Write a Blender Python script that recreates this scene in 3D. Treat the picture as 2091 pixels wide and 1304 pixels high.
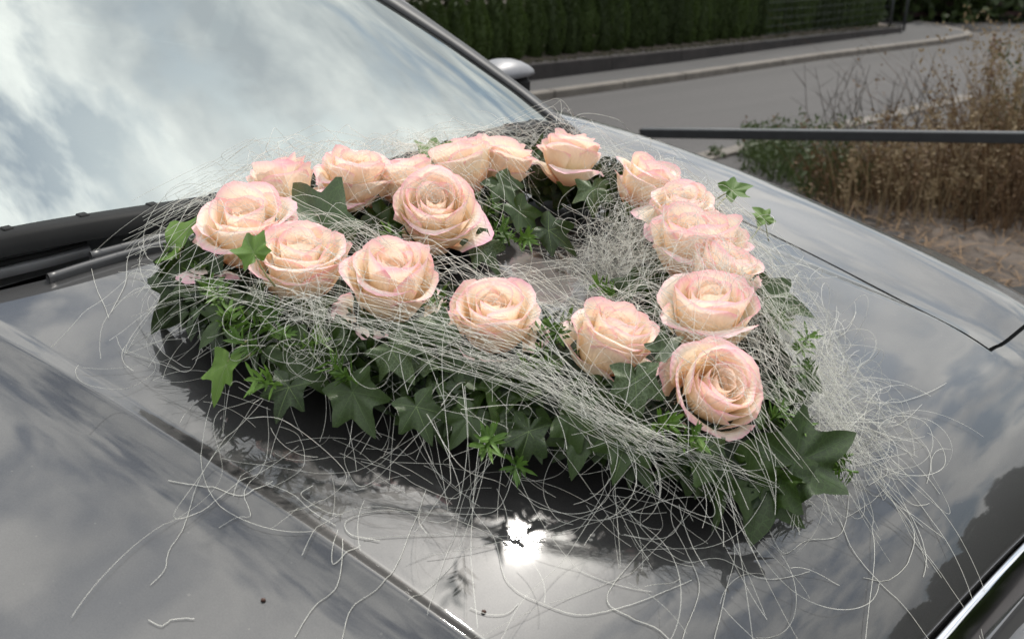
import bpy, bmesh, math, random
import numpy as np
from mathutils import Vector, Matrix, Quaternion

for o in list(bpy.data.objects):
    bpy.data.objects.remove(o)
SC = bpy.context.scene
COL = SC.collection
rng = np.random.default_rng(11)
random.seed(5)

# ------------------------------------------------------------------ camera
CAM_H = 1.45
PITCH = math.radians(22.0)
FPX = 2100.0                                   # focal length in pixels of the 2091 wide photograph
cam_d = bpy.data.cameras.new('camera')
cam = bpy.data.objects.new('camera', cam_d); COL.objects.link(cam)
cam.location = (0, 0, CAM_H)
cam.rotation_euler = (math.radians(90) - PITCH, 0, 0)
cam_d.sensor_width = 36.0
cam_d.lens = 36.0 * FPX / 2091.0
cam_d.clip_start = 0.02
cam_d.clip_end = 2000.0
cam_d.dof.use_dof = True
cam_d.dof.focus_distance = 1.06
cam_d.dof.aperture_fstop = 9.0
SC.camera = cam

# ------------------------------------------------------------------ sky, sun, exposure
SUN_EL, SUN_AZ = math.radians(56.0), math.radians(25.0)     # azimuth from +Y towards +X
world = bpy.data.worlds.new('World'); SC.world = world
world.use_nodes = True
wn, wl = world.node_tree.nodes, world.node_tree.links
wn.clear()
w_out = wn.new('ShaderNodeOutputWorld'); w_bg = wn.new('ShaderNodeBackground')
w_bg.inputs['Strength'].default_value = 0.12
sky = wn.new('ShaderNodeTexSky'); sky.sky_type = 'NISHITA'; sky.sun_disc = False
sky.sun_elevation = SUN_EL; sky.sun_rotation = SUN_AZ
sky.air_density = 1.0; sky.dust_density = 2.0; sky.ozone_density = 1.0
tc = wn.new('ShaderNodeTexCoord')
def wnoise(scale, detail, rough, dist, off):
    mp = wn.new('ShaderNodeMapping'); mp.inputs['Location'].default_value = off
    mp.inputs['Scale'].default_value = (1.0, 1.0, 1.15)
    wl.new(tc.outputs['Generated'], mp.inputs[0])
    n = wn.new('ShaderNodeTexNoise'); wl.new(mp.outputs[0], n.inputs['Vector'])
    n.inputs['Scale'].default_value = scale; n.inputs['Detail'].default_value = detail
    n.inputs['Roughness'].default_value = rough; n.inputs['Distortion'].default_value = dist
    return n
n1 = wnoise(8.5, 12, 0.55, 0.2, (2.69, 16.95, 15.28))
r1 = wn.new('ShaderNodeValToRGB'); wl.new(n1.outputs['Fac'], r1.inputs[0])
r1.color_ramp.elements[0].position = 0.38; r1.color_ramp.elements[0].color = (0.1, 0.1, 0.1, 1)
r1.color_ramp.elements[1].position = 0.53; r1.color_ramp.elements[1].color = (1, 1, 1, 1)
n2 = wnoise(6.0, 10, 0.58, 0.2, (5.1, 9.91, 8.99))
r2 = wn.new('ShaderNodeValToRGB'); wl.new(n2.outputs['Fac'], r2.inputs[0])
r2.color_ramp.elements[0].position = 0.32; r2.color_ramp.elements[0].color = (5.2, 5.5, 5.8, 1)
r2.color_ramp.elements[1].position = 0.68; r2.color_ramp.elements[1].color = (11.6, 11.5, 11.0, 1)
blue = wn.new('ShaderNodeMix'); blue.data_type = 'RGBA'; blue.blend_type = 'MULTIPLY'
blue.inputs[0].default_value = 1.0
wl.new(sky.outputs[0], blue.inputs[6]); blue.inputs[7].default_value = (0.66, 0.75, 0.75, 1)
mixs = wn.new('ShaderNodeMix'); mixs.data_type = 'RGBA'
wl.new(r1.outputs[0], mixs.inputs[0]); wl.new(blue.outputs[2], mixs.inputs[6]); wl.new(r2.outputs[0], mixs.inputs[7])
# overcast sky: darker towards the horizon, as cloud cover is
sepz = wn.new('ShaderNodeSeparateXYZ'); wl.new(tc.outputs['Generated'], sepz.inputs[0])
mrz = wn.new('ShaderNodeMapRange'); mrz.inputs[1].default_value = 0.0; mrz.inputs[2].default_value = 1.0; mrz.inputs[3].default_value = 0.42; mrz.inputs[4].default_value = 1.12
wl.new(sepz.outputs['Z'], mrz.inputs[0])
ov = wn.new('ShaderNodeMix'); ov.data_type = 'RGBA'; ov.blend_type = 'MULTIPLY'; ov.inputs[0].default_value = 1.0
wl.new(mixs.outputs[2], ov.inputs[6]); wl.new(mrz.outputs[0], ov.inputs[7])
wl.new(ov.outputs[2], w_bg.inputs['Color']); wl.new(w_bg.outputs[0], w_out.inputs['Surface'])

sun_d = bpy.data.lights.new('sun', 'SUN'); sun_d.energy = 1.7; sun_d.angle = math.radians(2.2); sun_d.color = (1.0, 0.95, 0.88)
sun = bpy.data.objects.new('sun', sun_d); COL.objects.link(sun); sun.location = (2, 6, 9)
sdir = Vector((math.sin(SUN_AZ) * math.cos(SUN_EL), math.cos(SUN_AZ) * math.cos(SUN_EL), math.sin(SUN_EL)))
sun.rotation_euler = sdir.to_track_quat('Z', 'Y').to_euler()

SC.view_settings.view_transform = 'Standard'
SC.view_settings.look = 'None'
SC.view_settings.exposure = 1.0
SC.view_settings.gamma = 1.0
SC.view_settings.use_curve_mapping = False
SC.cycles.use_denoising = True
SC.cycles.max_bounces = 8
SC.cycles.diffuse_bounces = 6
SC.cycles.transparent_max_bounces = 12
SC.cycles.sample_clamp_indirect = 6.0

# ------------------------------------------------------------------ helpers
cP, sP = math.cos(PITCH), math.sin(PITCH)
def ray(u, v):
    cx = (u - 1045.5) / FPX; cy = (652.0 - v) / FPX
    return np.array([cx, cP + cy * sP, -sP + cy * cP])

def tag(o, label=None, cat=None, group=None, kind=None):
    if label: o['label'] = label
    if cat: o['category'] = cat
    if group: o['group'] = group
    if kind: o['kind'] = kind
    return o

def link(o, parent=None):
    COL.objects.link(o)
    if parent is not None:
        o.parent = parent
    return o

def empty(name, loc=(0, 0, 0), parent=None):
    o = bpy.data.objects.new(name, None); o.empty_display_size = 0.05
    o.location = loc
    return link(o, parent)

def mesh_of(name, verts, faces, mat=None, smooth=True, uvs=None):
    me = bpy.data.meshes.new(name)
    me.from_pydata([tuple(map(float, v)) for v in verts], [], faces)
    if smooth and len(me.polygons):
        me.polygons.foreach_set('use_smooth', [True] * len(me.polygons))
    if uvs is not None:
        uvl = me.uv_layers.new(name='uv')
        li = np.empty(len(me.loops), dtype=np.int32); me.loops.foreach_get('vertex_index', li)
        uvl.data.foreach_set('uv', np.asarray(uvs, dtype=np.float32)[li].ravel())
    for m in (mat if isinstance(mat, (list, tuple)) else [mat]):
        if m: me.materials.append(m)
    me.update()
    return me

def obj(name, verts, faces, mat, parent=None, smooth=True, uvs=None):
    return link(bpy.data.objects.new(name, mesh_of(name, verts, faces, mat, smooth, uvs)), parent)

class MB:
    """collects shapes of one part"""
    def __init__(s): s.v = []; s.f = []
    def add(s, v, f):
        b = len(s.v); s.v += [tuple(map(float, p)) for p in v]; s.f += [tuple(i + b for i in q) for q in f]
    def box(s, c, size, rz=0.0, rot=None, bev=0.0):
        hx, hy, hz = [k / 2 for k in size]
        M = rot if rot is not None else Matrix.Rotation(rz, 3, 'Z')
        b = min(bev, hx * .9, hy * .9, hz * .9)
        pts = []
        if b <= 0:
            for z in (-hz, hz):
                for x, y in ((-hx, -hy), (hx, -hy), (hx, hy), (-hx, hy)):
                    pts.append(Vector((x, y, z)))
            fs = [(3, 2, 1, 0), (4, 5, 6, 7), (0, 1, 5, 4), (1, 2, 6, 5), (2, 3, 7, 6), (3, 0, 4, 7)]
        else:
            for z, k in ((-hz, b), (-hz + b, 0), (hz - b, 0), (hz, b)):
                x, y = hx - k, hy - k
                for px, py in ((-x + (0 if k else b), -y), (x - (0 if k else b), -y), (x, -y + (0 if k else b)), (x, y - (0 if k else b)),
                               (x - (0 if k else b), y), (-x + (0 if k else b), y), (-x, y - (0 if k else b)), (-x, -y + (0 if k else b))):
                    pts.append(Vector((px, py, z)))
            fs = []
            for r in range(3):
                for i in range(8):
                    j = (i + 1) % 8
                    fs.append((r * 8 + i, r * 8 + j, r * 8 + 8 + j, r * 8 + 8 + i))
            fs.append(tuple(range(7, -1, -1))); fs.append(tuple(range(24, 32)))
        c = Vector(c)
        s.add([M @ p + c for p in pts], fs)
    def tube(s, path, rad, n=6, cap=True):
        path = [Vector(p) for p in path]
        rads = rad if isinstance(rad, (list, tuple, np.ndarray)) else [rad] * len(path)
        vs = []; fs = []
        ref = Vector((0.13, 0.21, 0.97))
        for i, p in enumerate(path):
            t = (path[min(i + 1, len(path) - 1)] - path[max(i - 1, 0)])
            if t.length < 1e-9: t = Vector((0, 0, 1))
            t.normalize()
            a = t.cross(ref)
            if a.length < 1e-3: a = t.cross(Vector((1, 0, 0)))
            a.normalize(); b = t.cross(a)
            for k in range(n):
                an = 2 * math.pi * k / n
                vs.append(p + (a * math.cos(an) + b * math.sin(an)) * rads[i])
        for i in range(len(path) - 1):
            for k in range(n):
                k2 = (k + 1) % n
                fs.append((i * n + k, i * n + k2, (i + 1) * n + k2, (i + 1) * n + k))
        if cap:
            fs.append(tuple(range(n - 1, -1, -1))); fs.append(tuple(range((len(path) - 1) * n, len(path) * n)))
        s.add(vs, fs)
    def build(s, name, mat, parent=None, smooth=False):
        return obj(name, s.v, s.f, mat, parent, smooth)

def grid_faces(nr, nc, flip=False):
    fs = []
    for i in range(nr - 1):
        for j in range(nc - 1):
            q = (i * nc + j, i * nc + j + 1, (i + 1) * nc + j + 1, (i + 1) * nc + j)
            fs.append(q[::-1] if flip else q)
    return fs

# ------------------------------------------------------------------ materials
def new_mat(name):
    m = bpy.data.materials.new(name); m.use_nodes = True
    nt = m.node_tree
    p = nt.nodes['Principled BSDF']
    return m, nt, p

def nz(nt, scale, detail=4, rough=0.5, coord='Object', dist=0.0):
    t = nt.nodes.new('ShaderNodeTexCoord')
    n = nt.nodes.new('ShaderNodeTexNoise')
    n.inputs['Scale'].default_value = scale; n.inputs['Detail'].default_value = detail
    n.inputs['Roughness'].default_value = rough; n.inputs['Distortion'].default_value = dist
    nt.links.new(t.outputs[coord], n.inputs['Vector'])
    return n

def ramp(nt, src, stops):
    r = nt.nodes.new('ShaderNodeValToRGB'); nt.links.new(src, r.inputs[0])
    el = r.color_ramp.elements
    while len(el) < len(stops): el.new(0.5)
    for e, (p, c) in zip(el, stops):
        e.position = p; e.color = (*c, 1)
    return r

def plain(name, col, rough=0.6, metallic=0.0, var=0.15, scale=30.0, bump=0.0, bscale=80.0, **kw):
    m, nt, p = new_mat(name)
    n = nz(nt, scale, 5, 0.6)
    c0 = [k * (1 - var) for k in col]; c1 = [min(1, k * (1 + var)) for k in col]
    r = ramp(nt, n.outputs['Fac'], [(0.3, c0), (0.7, c1)])
    nt.links.new(r.outputs[0], p.inputs['Base Color'])
    p.inputs['Roughness'].default_value = rough; p.inputs['Metallic'].default_value = metallic
    for k, v in kw.items():
        p.inputs[k.replace('_', ' ')].default_value = v
    if bump:
        b = nt.nodes.new('ShaderNodeBump'); b.inputs['Strength'].default_value = bump; b.inputs['Distance'].default_value = 0.01
        n3 = nz(nt, bscale, 6, 0.65); nt.links.new(n3.outputs['Fac'], b.inputs['Height']); nt.links.new(b.outputs[0], p.inputs['Normal'])
    return m

def mat_paint():
    m, nt, p = new_mat('metallic_grey_paint')
    fl = nz(nt, 900.0, 2, 0.5)
    r = ramp(nt, fl.outputs['Fac'], [(0.35, (0.018, 0.0172, 0.0170)), (0.65, (0.031, 0.0295, 0.0292))])
    # dust grains and dried drops
    tcp = nt.nodes.new('ShaderNodeTexCoord')
    vo = nt.nodes.new('ShaderNodeTexVoronoi'); vo.inputs['Scale'].default_value = 55.0; nt.links.new(tcp.outputs['Object'], vo.inputs['Vector'])
    sel = nz(nt, 9.0, 3, 0.6)
    th_ = nt.nodes.new('ShaderNodeMath'); th_.operation = 'MULTIPLY'; th_.inputs[1].default_value = 0.105; nt.links.new(sel.outputs['Fac'], th_.inputs[0])
    lt = nt.nodes.new('ShaderNodeMath'); lt.operation = 'LESS_THAN'; nt.links.new(vo.outputs['Distance'], lt.inputs[0]); nt.links.new(th_.outputs[0], lt.inputs[1])
    dm = nt.nodes.new('ShaderNodeMix'); dm.data_type = 'RGBA'; nt.links.new(lt.outputs[0], dm.inputs[0]); nt.links.new(r.outputs[0], dm.inputs[6]); dm.inputs[7].default_value = (0.06, 0.057, 0.052, 1)
    nt.links.new(dm.outputs[2], p.inputs['Base Color'])
    p.inputs['Metallic'].default_value = 0.3
    p.inputs['Roughness'].default_value = 0.42
    p.inputs['Coat Weight'].default_value = 1.0
    p.inputs['Coat IOR'].default_value = 1.63
    # dust film: the clear coat is duller where it lies
    d = nz(nt, 5.0, 8, 0.6)
    rr = ramp(nt, d.outputs['Fac'], [(0.4, (0.022,) * 3), (0.72, (0.06,) * 3)])
    nt.links.new(rr.outputs[0], p.inputs['Coat Roughness'])
    b = nt.nodes.new('ShaderNodeBump'); b.inputs['Strength'].default_value = 0.012; b.inputs['Distance'].default_value = 0.01
    o = nz(nt, 7.0, 2, 0.4); nt.links.new(o.outputs['Fac'], b.inputs['Height']); nt.links.new(b.outputs[0], p.inputs['Coat Normal'])
    return m

def mat_glass():
    m, nt, p = new_mat('windscreen_glass')
    nt.nodes.remove(p)
    out = nt.nodes['Material Output']
    fr = nt.nodes.new('ShaderNodeFresnel'); fr.inputs['IOR'].default_value = 4.0
    tr = nt.nodes.new('ShaderNodeBsdfTransparent'); tr.inputs[0].default_value = (0.16, 0.20, 0.19, 1)
    gl = nt.nodes.new('ShaderNodeBsdfGlossy'); gl.inputs['Roughness'].default_value = 0.0; gl.inputs[0].default_value = (0.93, 1.0, 0.99, 1)
    mx = nt.nodes.new('ShaderNodeMixShader')
    nt.links.new(fr.outputs[0], mx.inputs[0]); nt.links.new(tr.outputs[0], mx.inputs[1]); nt.links.new(gl.outputs[0], mx.inputs[2])
    # thin film of dust
    df = nt.nodes.new('ShaderNodeBsdfDiffuse'); df.inputs[0].default_value = (0.4, 0.4, 0.38, 1)
    d = nz(nt, 4.0, 8, 0.62); rr = ramp(nt, d.outputs['Fac'], [(0.35, (0.01,) * 3), (0.75, (0.07,) * 3)])
    m2 = nt.nodes.new('ShaderNodeMixShader')
    nt.links.new(rr.outputs[0], m2.inputs[0]); nt.links.new(mx.outputs[0], m2.inputs[1]); nt.links.new(df.outputs[0], m2.inputs[2])
    nt.links.new(m2.outputs[0], out.inputs['Surface'])
    return m

def mat_petal(name, green, pink=(0.95, 0.45, 0.61)):
    m, nt, p = new_mat(name)
    uv = nt.nodes.new('ShaderNodeUVMap'); uv.uv_map = 'uv'
    sp = nt.nodes.new('ShaderNodeSeparateXYZ'); nt.links.new(uv.outputs[0], sp.inputs[0])
    oi = nt.nodes.new('ShaderNodeObjectInfo')
    n = nz(nt, 22.0, 3, 0.5)
    # v + small noise -> edge gradient
    ad = nt.nodes.new('ShaderNodeMath'); ad.operation = 'MULTIPLY_ADD'; ad.inputs[1].default_value = 0.22
    nt.links.new(n.outputs['Fac'], ad.inputs[0])
    sb = nt.nodes.new('ShaderNodeMath'); sb.operation = 'SUBTRACT'; sb.inputs[1].default_value = 0.20
    nt.links.new(sp.outputs['Y'], sb.inputs[0]); nt.links.new(sb.outputs[0], ad.inputs[2])
    base0 = (0.58, 0.52, 0.14) if green else (0.84, 0.40, 0.20)
    base1 = (0.90, 0.80, 0.50) if green else (0.97, 0.69, 0.43)
    r = ramp(nt, ad.outputs[0], [(0.02, base0), (0.30, base1), (0.52, (0.99, 0.87, 0.66)), (0.77, (0.99, 0.87, 0.74)), (0.96, pink)])
    pk = nt.nodes.new('ShaderNodeMix'); pk.data_type = 'RGBA'
    pm = nt.nodes.new('ShaderNodeMath'); pm.operation = 'MULTIPLY'; pm.inputs[1].default_value = 0.22
    nt.links.new(oi.outputs['Random'], pm.inputs[0]); nt.links.new(pm.outputs[0], pk.inputs[0])
    nt.links.new(r.outputs[0], pk.inputs[6]); pk.inputs[7].default_value = (0.97, 0.76, 0.63, 1)
    # fine woven ribs along the petal
    wv = nt.nodes.new('ShaderNodeTexWave'); wv.inputs['Scale'].default_value = 5.0; wv.inputs['Distortion'].default_value = 5.0
    wv.inputs['Detail'].default_value = 3
    nt.links.new(uv.outputs[0], wv.inputs['Vector'])
    bp = nt.nodes.new('ShaderNodeBump'); bp.inputs['Strength'].default_value = 0.16; bp.inputs['Distance'].default_value = 0.003
    nt.links.new(wv.outputs['Fac'], bp.inputs['Height'])
    nt.links.new(pk.outputs[2], p.inputs['Base Color']); nt.links.new(bp.outputs[0], p.inputs['Normal'])
    p.inputs['Roughness'].default_value = 0.55
    p.inputs['Specular IOR Level'].default_value = 0.3
    tl = nt.nodes.new('ShaderNodeBsdfTranslucent'); nt.links.new(pk.outputs[2], tl.inputs[0])
    mx = nt.nodes.new('ShaderNodeMixShader'); mx.inputs[0].default_value = 0.42
    nt.links.new(p.outputs[0], mx.inputs[1]); nt.links.new(tl.outputs[0], mx.inputs[2])
    nt.links.new(mx.outputs[0], nt.nodes['Material Output'].inputs['Surface'])
    return m

def mat_leaf(name, c0, c1, rough=0.42, transl=0.15, vein=None):
    m, nt, p = new_mat(name)
    oi = nt.nodes.new('ShaderNodeObjectInfo')
    n = nz(nt, 60.0, 4, 0.6)
    ad = nt.nodes.new('ShaderNodeMath'); ad.operation = 'MULTIPLY_ADD'; ad.inputs[1].default_value = 0.5
    sb = nt.nodes.new('ShaderNodeMath'); sb.operation = 'SUBTRACT'; sb.inputs[1].default_value = 0.25
    nt.links.new(oi.outputs['Random'], ad.inputs[0]); nt.links.new(n.outputs['Fac'], sb.inputs[0]); nt.links.new(sb.outputs[0], ad.inputs[2])
    r = ramp(nt, ad.outputs[0], [(0.1, c0), (0.7, c1)])
    col = r.outputs[0]
    if vein:
        t = nt.nodes.new('ShaderNodeTexCoord')
        vo = nt.nodes.new('ShaderNodeTexVoronoi'); vo.feature = 'DISTANCE_TO_EDGE'; vo.inputs['Scale'].default_value = 11.0
        nt.links.new(t.outputs['Object'], vo.inputs['Vector'])
        vr = ramp(nt, vo.outputs['Distance'], [(0.0, (0.6,) * 3), (0.08, (0.0,) * 3)])
        mk = nt.nodes.new('ShaderNodeMix'); mk.data_type = 'RGBA'
        nt.links.new(vr.outputs[0], mk.inputs[0]); nt.links.new(col, mk.inputs[6]); mk.inputs[7].default_value = (*vein, 1)
        col = mk.outputs[2]
    nt.links.new(col, p.inputs['Base Color'])
    p.inputs['Roughness'].default_value = rough
    p.inputs['Specular IOR Level'].default_value = 0.42
    b = nt.nodes.new('ShaderNodeBump'); b.inputs['Strength'].default_value = 0.25; b.inputs['Distance'].default_value = 0.002
    n3 = nz(nt, 220.0, 3, 0.6); nt.links.new(n3.outputs['Fac'], b.inputs['Height']); nt.links.new(b.outputs[0], p.inputs['Normal'])
    tl = nt.nodes.new('ShaderNodeBsdfTranslucent'); nt.links.new(col, tl.inputs[0])
    mx = nt.nodes.new('ShaderNodeMixShader'); mx.inputs[0].default_value = transl
    nt.links.new(p.outputs[0], mx.inputs[1]); nt.links.new(tl.outputs[0], mx.inputs[2])
    nt.links.new(mx.outputs[0], nt.nodes['Material Output'].inputs['Surface'])
    return m

def mat_asphalt(name, base, grain=140.0, patch=0.5, streak=0.0):
    m, nt, p = new_mat(name)
    a = nz(nt, patch, 8, 0.6)
    if streak:
        mp_ = nt.nodes.new('ShaderNodeMapping'); mp_.vector_type = 'TEXTURE'; mp_.inputs['Rotation'].default_value = (0, 0, streak); mp_.inputs['Scale'].default_value = (12.0, 0.55, 1.0)
        tt_ = nt.nodes.new('ShaderNodeTexCoord'); nt.links.new(tt_.outputs['Object'], mp_.inputs[0]); nt.links.new(mp_.outputs[0], a.inputs['Vector']); a.inputs['Scale'].default_value = 1.0
    b = nz(nt, grain, 3, 0.7)
    r = ramp(nt, a.outputs['Fac'], [(0.3, [k * 0.75 for k in base]), (0.7, [k * 1.2 for k in base])])
    g = ramp(nt, b.outputs['Fac'], [(0.3, (0.7,) * 3), (0.7, (1.25,) * 3)])
    mk = nt.nodes.new('ShaderNodeMix'); mk.data_type = 'RGBA'; mk.blend_type = 'MULTIPLY'; mk.inputs[0].default_value = 1.0
    nt.links.new(r.outputs[0], mk.inputs[6]); nt.links.new(g.outputs[0], mk.inputs[7])
    nt.links.new(mk.outputs[2], p.inputs['Base Color'])
    p.inputs['Roughness'].default_value = 0.82
    bp = nt.nodes.new('ShaderNodeBump'); bp.inputs['Strength'].default_value = 0.4; bp.inputs['Distance'].default_value = 0.006
    nt.links.new(b.outputs['Fac'], bp.inputs['Height']); nt.links.new(bp.outputs[0], p.inputs['Normal'])
    return m

M = {}
M['paint'] = mat_paint()
M['glass'] = mat_glass()
M['black'] = plain('black_trim_plastic', (0.014, 0.014, 0.015), 0.5, bump=0.15, bscale=400, Specular_IOR_Level=0.2)
M['pillar'] = plain('satin_black_pillar', (0.03, 0.03, 0.032), 0.5, Specular_IOR_Level=0.3)
M['frame'] = plain('satin_grey_frame', (0.16, 0.16, 0.17), 0.45, 0.2)
M['gloss_black'] = plain('gloss_black_trim', (0.03, 0.03, 0.033), 0.22)
M['rubber'] = plain('black_rubber', (0.010, 0.010, 0.010), 0.55, Specular_IOR_Level=0.12)
M['chrome'] = plain('chrome_trim', (0.72, 0.72, 0.74), 0.08, 1.0, 0.05)
M['wiper'] = plain('grey_wiper_metal', (0.05, 0.05, 0.052), 0.4, 0.1)
M['dark'] = plain('dark_gap', (0.006, 0.006, 0.006), 0.9)
M['dash'] = plain('dashboard_plastic', (0.05, 0.05, 0.052), 0.7)
M['rim'] = plain('alloy_rim', (0.45, 0.45, 0.46), 0.3, 0.9)
M['lamp'] = plain('headlamp_lens', (0.5, 0.52, 0.54), 0.06, 0.0, 0.1, Coat_Weight=1.0)
M['petal'] = mat_petal('rose_petal_cloth', False)
M['petal_inner'] = mat_petal('inner_rose_petal_cloth', False, (0.96, 0.72, 0.56))
M['petal_outer'] = mat_petal('outer_rose_petal_cloth', True)
M['calyx'] = mat_leaf('calyx_green', (0.06, 0.10, 0.02), (0.13, 0.19, 0.04))
M['ivy_dark'] = mat_leaf('dark_ivy', (0.008, 0.017, 0.0025), (0.030, 0.056, 0.008), 0.28, 0.10, (0.045, 0.085, 0.018))
M['ivy_mid'] = mat_leaf('grey_green_ivy', (0.020, 0.036, 0.010), (0.050, 0.078, 0.022), 0.30, 0.12, (0.14, 0.19, 0.10))
M['ivy_light'] = mat_leaf('light_ivy', (0.055, 0.12, 0.014), (0.11, 0.20, 0.025), 0.45, 0.3)
M['vein'] = mat_leaf('ivy_vein', (0.10, 0.15, 0.05), (0.15, 0.21, 0.07))
M['vein_dark'] = mat_leaf('dark_ivy_vein', (0.035, 0.065, 0.016), (0.06, 0.10, 0.025))
M['sprig'] = mat_leaf('needle_green', (0.030, 0.075, 0.010), (0.10, 0.19, 0.025), 0.5, 0.25)
M['box'] = mat_leaf('boxwood_green', (0.006, 0.014, 0.004), (0.020, 0.038, 0.010), 0.45, 0.1)
M['moss'] = plain('dark_moss_ring', (0.016, 0.026, 0.012), 0.9, 0, 0.5, 60, 0.8, 120)
M['twine'] = mat_leaf('cream_sisal', (0.60, 0.59, 0.52), (0.82, 0.81, 0.75), 0.6, 0.2)
M['stalk'] = plain('leaf_stalk', (0.20, 0.20, 0.08), 0.6)
M['seed'] = plain('brown_seed', (0.06, 0.025, 0.015), 0.6)
M['lot'] = mat_asphalt('lot_asphalt', (0.038, 0.034, 0.033), 60.0, 0.6)
M['road'] = mat_asphalt('road_asphalt', (0.038, 0.0345, 0.0335), 45.0, 0.45, math.radians(42.0))
M['pave'] = mat_asphalt('pavement_asphalt', (0.034, 0.032, 0.032), 50.0, 0.6)
M['kerb'] = plain('kerb_concrete', (0.12, 0.105, 0.09), 0.85, 0, 0.25, 6, 0.5, 60)
M['wall'] = plain('dark_wall_concrete', (0.022, 0.018, 0.017), 0.9, 0, 0.4, 5, 0.6, 40)
M['soil'] = plain('dry_soil', (0.068, 0.052, 0.041), 0.95, 0, 0.45, 4, 0.9, 18)
M['mossy'] = plain('mossy_edge', (0.042, 0.040, 0.014), 0.95, 0, 0.5, 8, 0.9, 30)
M['thuja'] = mat_leaf('thuja_green', (0.010, 0.018, 0.003), (0.042, 0.068, 0.011), 0.6, 0.1)
M['bush'] = mat_leaf('bush_green', (0.016, 0.024, 0.006), (0.048, 0.058, 0.014), 0.6, 0.15)
M['bark'] = plain('bark', (0.05, 0.04, 0.032), 0.9, 0, 0.4, 12, 0.8, 40)
M['post'] = plain('galvanised_post', (0.06, 0.066, 0.07), 0.5, 0.4)
M['redwood'] = plain('dark_red_wood', (0.040, 0.015, 0.014), 0.7, 0, 0.3, 5, 0.4, 60)
M['brick'] = plain('red_brick', (0.16, 0.055, 0.042), 0.9, 0, 0.3, 8, 0.5, 60)
M['bar'] = plain('dark_grey_bar_paint', (0.035, 0.036, 0.038), 0.33, 0.2)
M['dry'] = mat_leaf('dry_weed', (0.050, 0.027, 0.013), (0.18, 0.11, 0.056), 0.8, 0.2)
M['straw'] = mat_leaf('straw', (0.12, 0.085, 0.045), (0.32, 0.24, 0.14), 0.8, 0.25)
M['weed'] = mat_leaf('weed_green', (0.022, 0.036, 0.010), (0.060, 0.085, 0.025), 0.6, 0.25)
M['dock'] = plain('dock_seed_red', (0.10, 0.030, 0.020), 0.8)
M['stone'] = plain('pebble_grey', (0.09, 0.082, 0.075), 0.85, 0, 0.3, 10, 0.4, 50)

# ------------------------------------------------------------------ ground
def G(x, y):
    return -0.04 * (min(max(y, 3.0), 40.0) - 3.0)
def gp(u, v, dz=0.0):
    d = ray(u, v)
    lo, hi = 0.5, 90.0
    f = lambda t: CAM_H + d[2] * t - G(d[0] * t, d[1] * t) - dz
    for _ in range(60):
        m = (lo + hi) / 2
        if f(m) > 0: lo = m
        else: hi = m
    return Vector((d[0] * hi, d[1] * hi, CAM_H + d[2] * hi))
def at_t(u, v, t):
    d = ray(u, v) * t
    return Vector((d[0], d[1], CAM_H + d[2]))

xs = [-300, -60, -20, -8, -4, 0, 4, 8, 12, 20, 60, 300]
ys = [-300, -60, -15, -5, 0, 3, 6, 10, 15, 22, 30, 40, 80, 400]
tag(obj('ground', [(x, y, G(x, y)) for y in ys for x in xs], grid_faces(len(ys), len(xs)), M['lot'], smooth=False), kind='structure')

# kerb line of the pavement across the road, seen through the photograph and laid on the slope
KB = [gp(1124, 201), gp(1391, 164), gp(1673, 122), gp(1920, 90)]
d0 = (KB[1] - KB[0]).normalized()
kerb_line = [KB[0] - d0 * 9, KB[0] - d0 * 4.5] + KB + [gp(1962, 82.5), gp(1978, 78), gp(1968, 72), gp(1915, 60), gp(1870, 52)]
WB = [gp(1082, 180), gp(1391, 139), gp(1620, 106), gp(1840, 76)]
e0 = (WB[1] - WB[0]).normalized()
wall_line = [WB[0] - e0 * 9, WB[0] - e0 * 4.5] + WB
def resample(pts, step):
    pts = [Vector(p) for p in pts]; out = [pts[0].copy()]; 
    acc = 0.0
    for a, b in zip(pts[:-1], pts[1:]):
        L_ = (b - a).length; n = max(1, int(round(L_ / step)))
        for i in range(1, n + 1): out.append(a.lerp(b, i / n))
    return out
def onG(p, dz=0.0): return Vector((p.x, p.y, G(p.x, p.y) + dz))

# road: between the kerb line and the near gutter
near_a = gp(1445, 322); near_b = gp(1600, 287)
rd = (near_b - near_a); rd.z = 0; rd.normalize()
rv, rf = [], []
kl = resample(kerb_line[:6], 1.2)
far_dir = d0.copy()
for p in kl:
    rv.append(onG(p + Vector((-d0.y, d0.x, 0)) * 0.05, 0.004))
for k, p in enumerate(kl):
    s_ = (p - near_a).dot(rd)
    q = near_a + rd * s_ if s_ < 6 else near_a + rd * s_
    rv.append(onG(Vector((q.x, q.y, 0)), 0.004))
n = len(kl)
ext = [onG(kl[-1] + d0 * k, 0.004) for k in (2, 6, 14)]
ext2 = [onG(Vector(rv[-1]) + rd * k, 0.004) for k in (2, 6, 14)]
rv = rv[:n] + ext + rv[n:] + ext2
n2 = n + 3
rf = [(i, n2 + i, n2 + i + 1, i + 1) for i in range(n2 - 1)]
tag(obj('road', rv, rf, M['road'], smooth=False), kind='structure')

# gutter strip of pale slabs along the near side of the road
gut = empty('gutter', onG(near_a)); tag(gut, kind='structure')
for k in range(-3, 9):
    mb = MB(); c = near_a + rd * (k * 0.5) 
    mb.box(onG(c, 0.006) - gut.location, (0.485, 0.16, 0.03), math.atan2(rd.y, rd.x) , bev=0.006)
    mb.build('slab', M['kerb'], gut)

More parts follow.
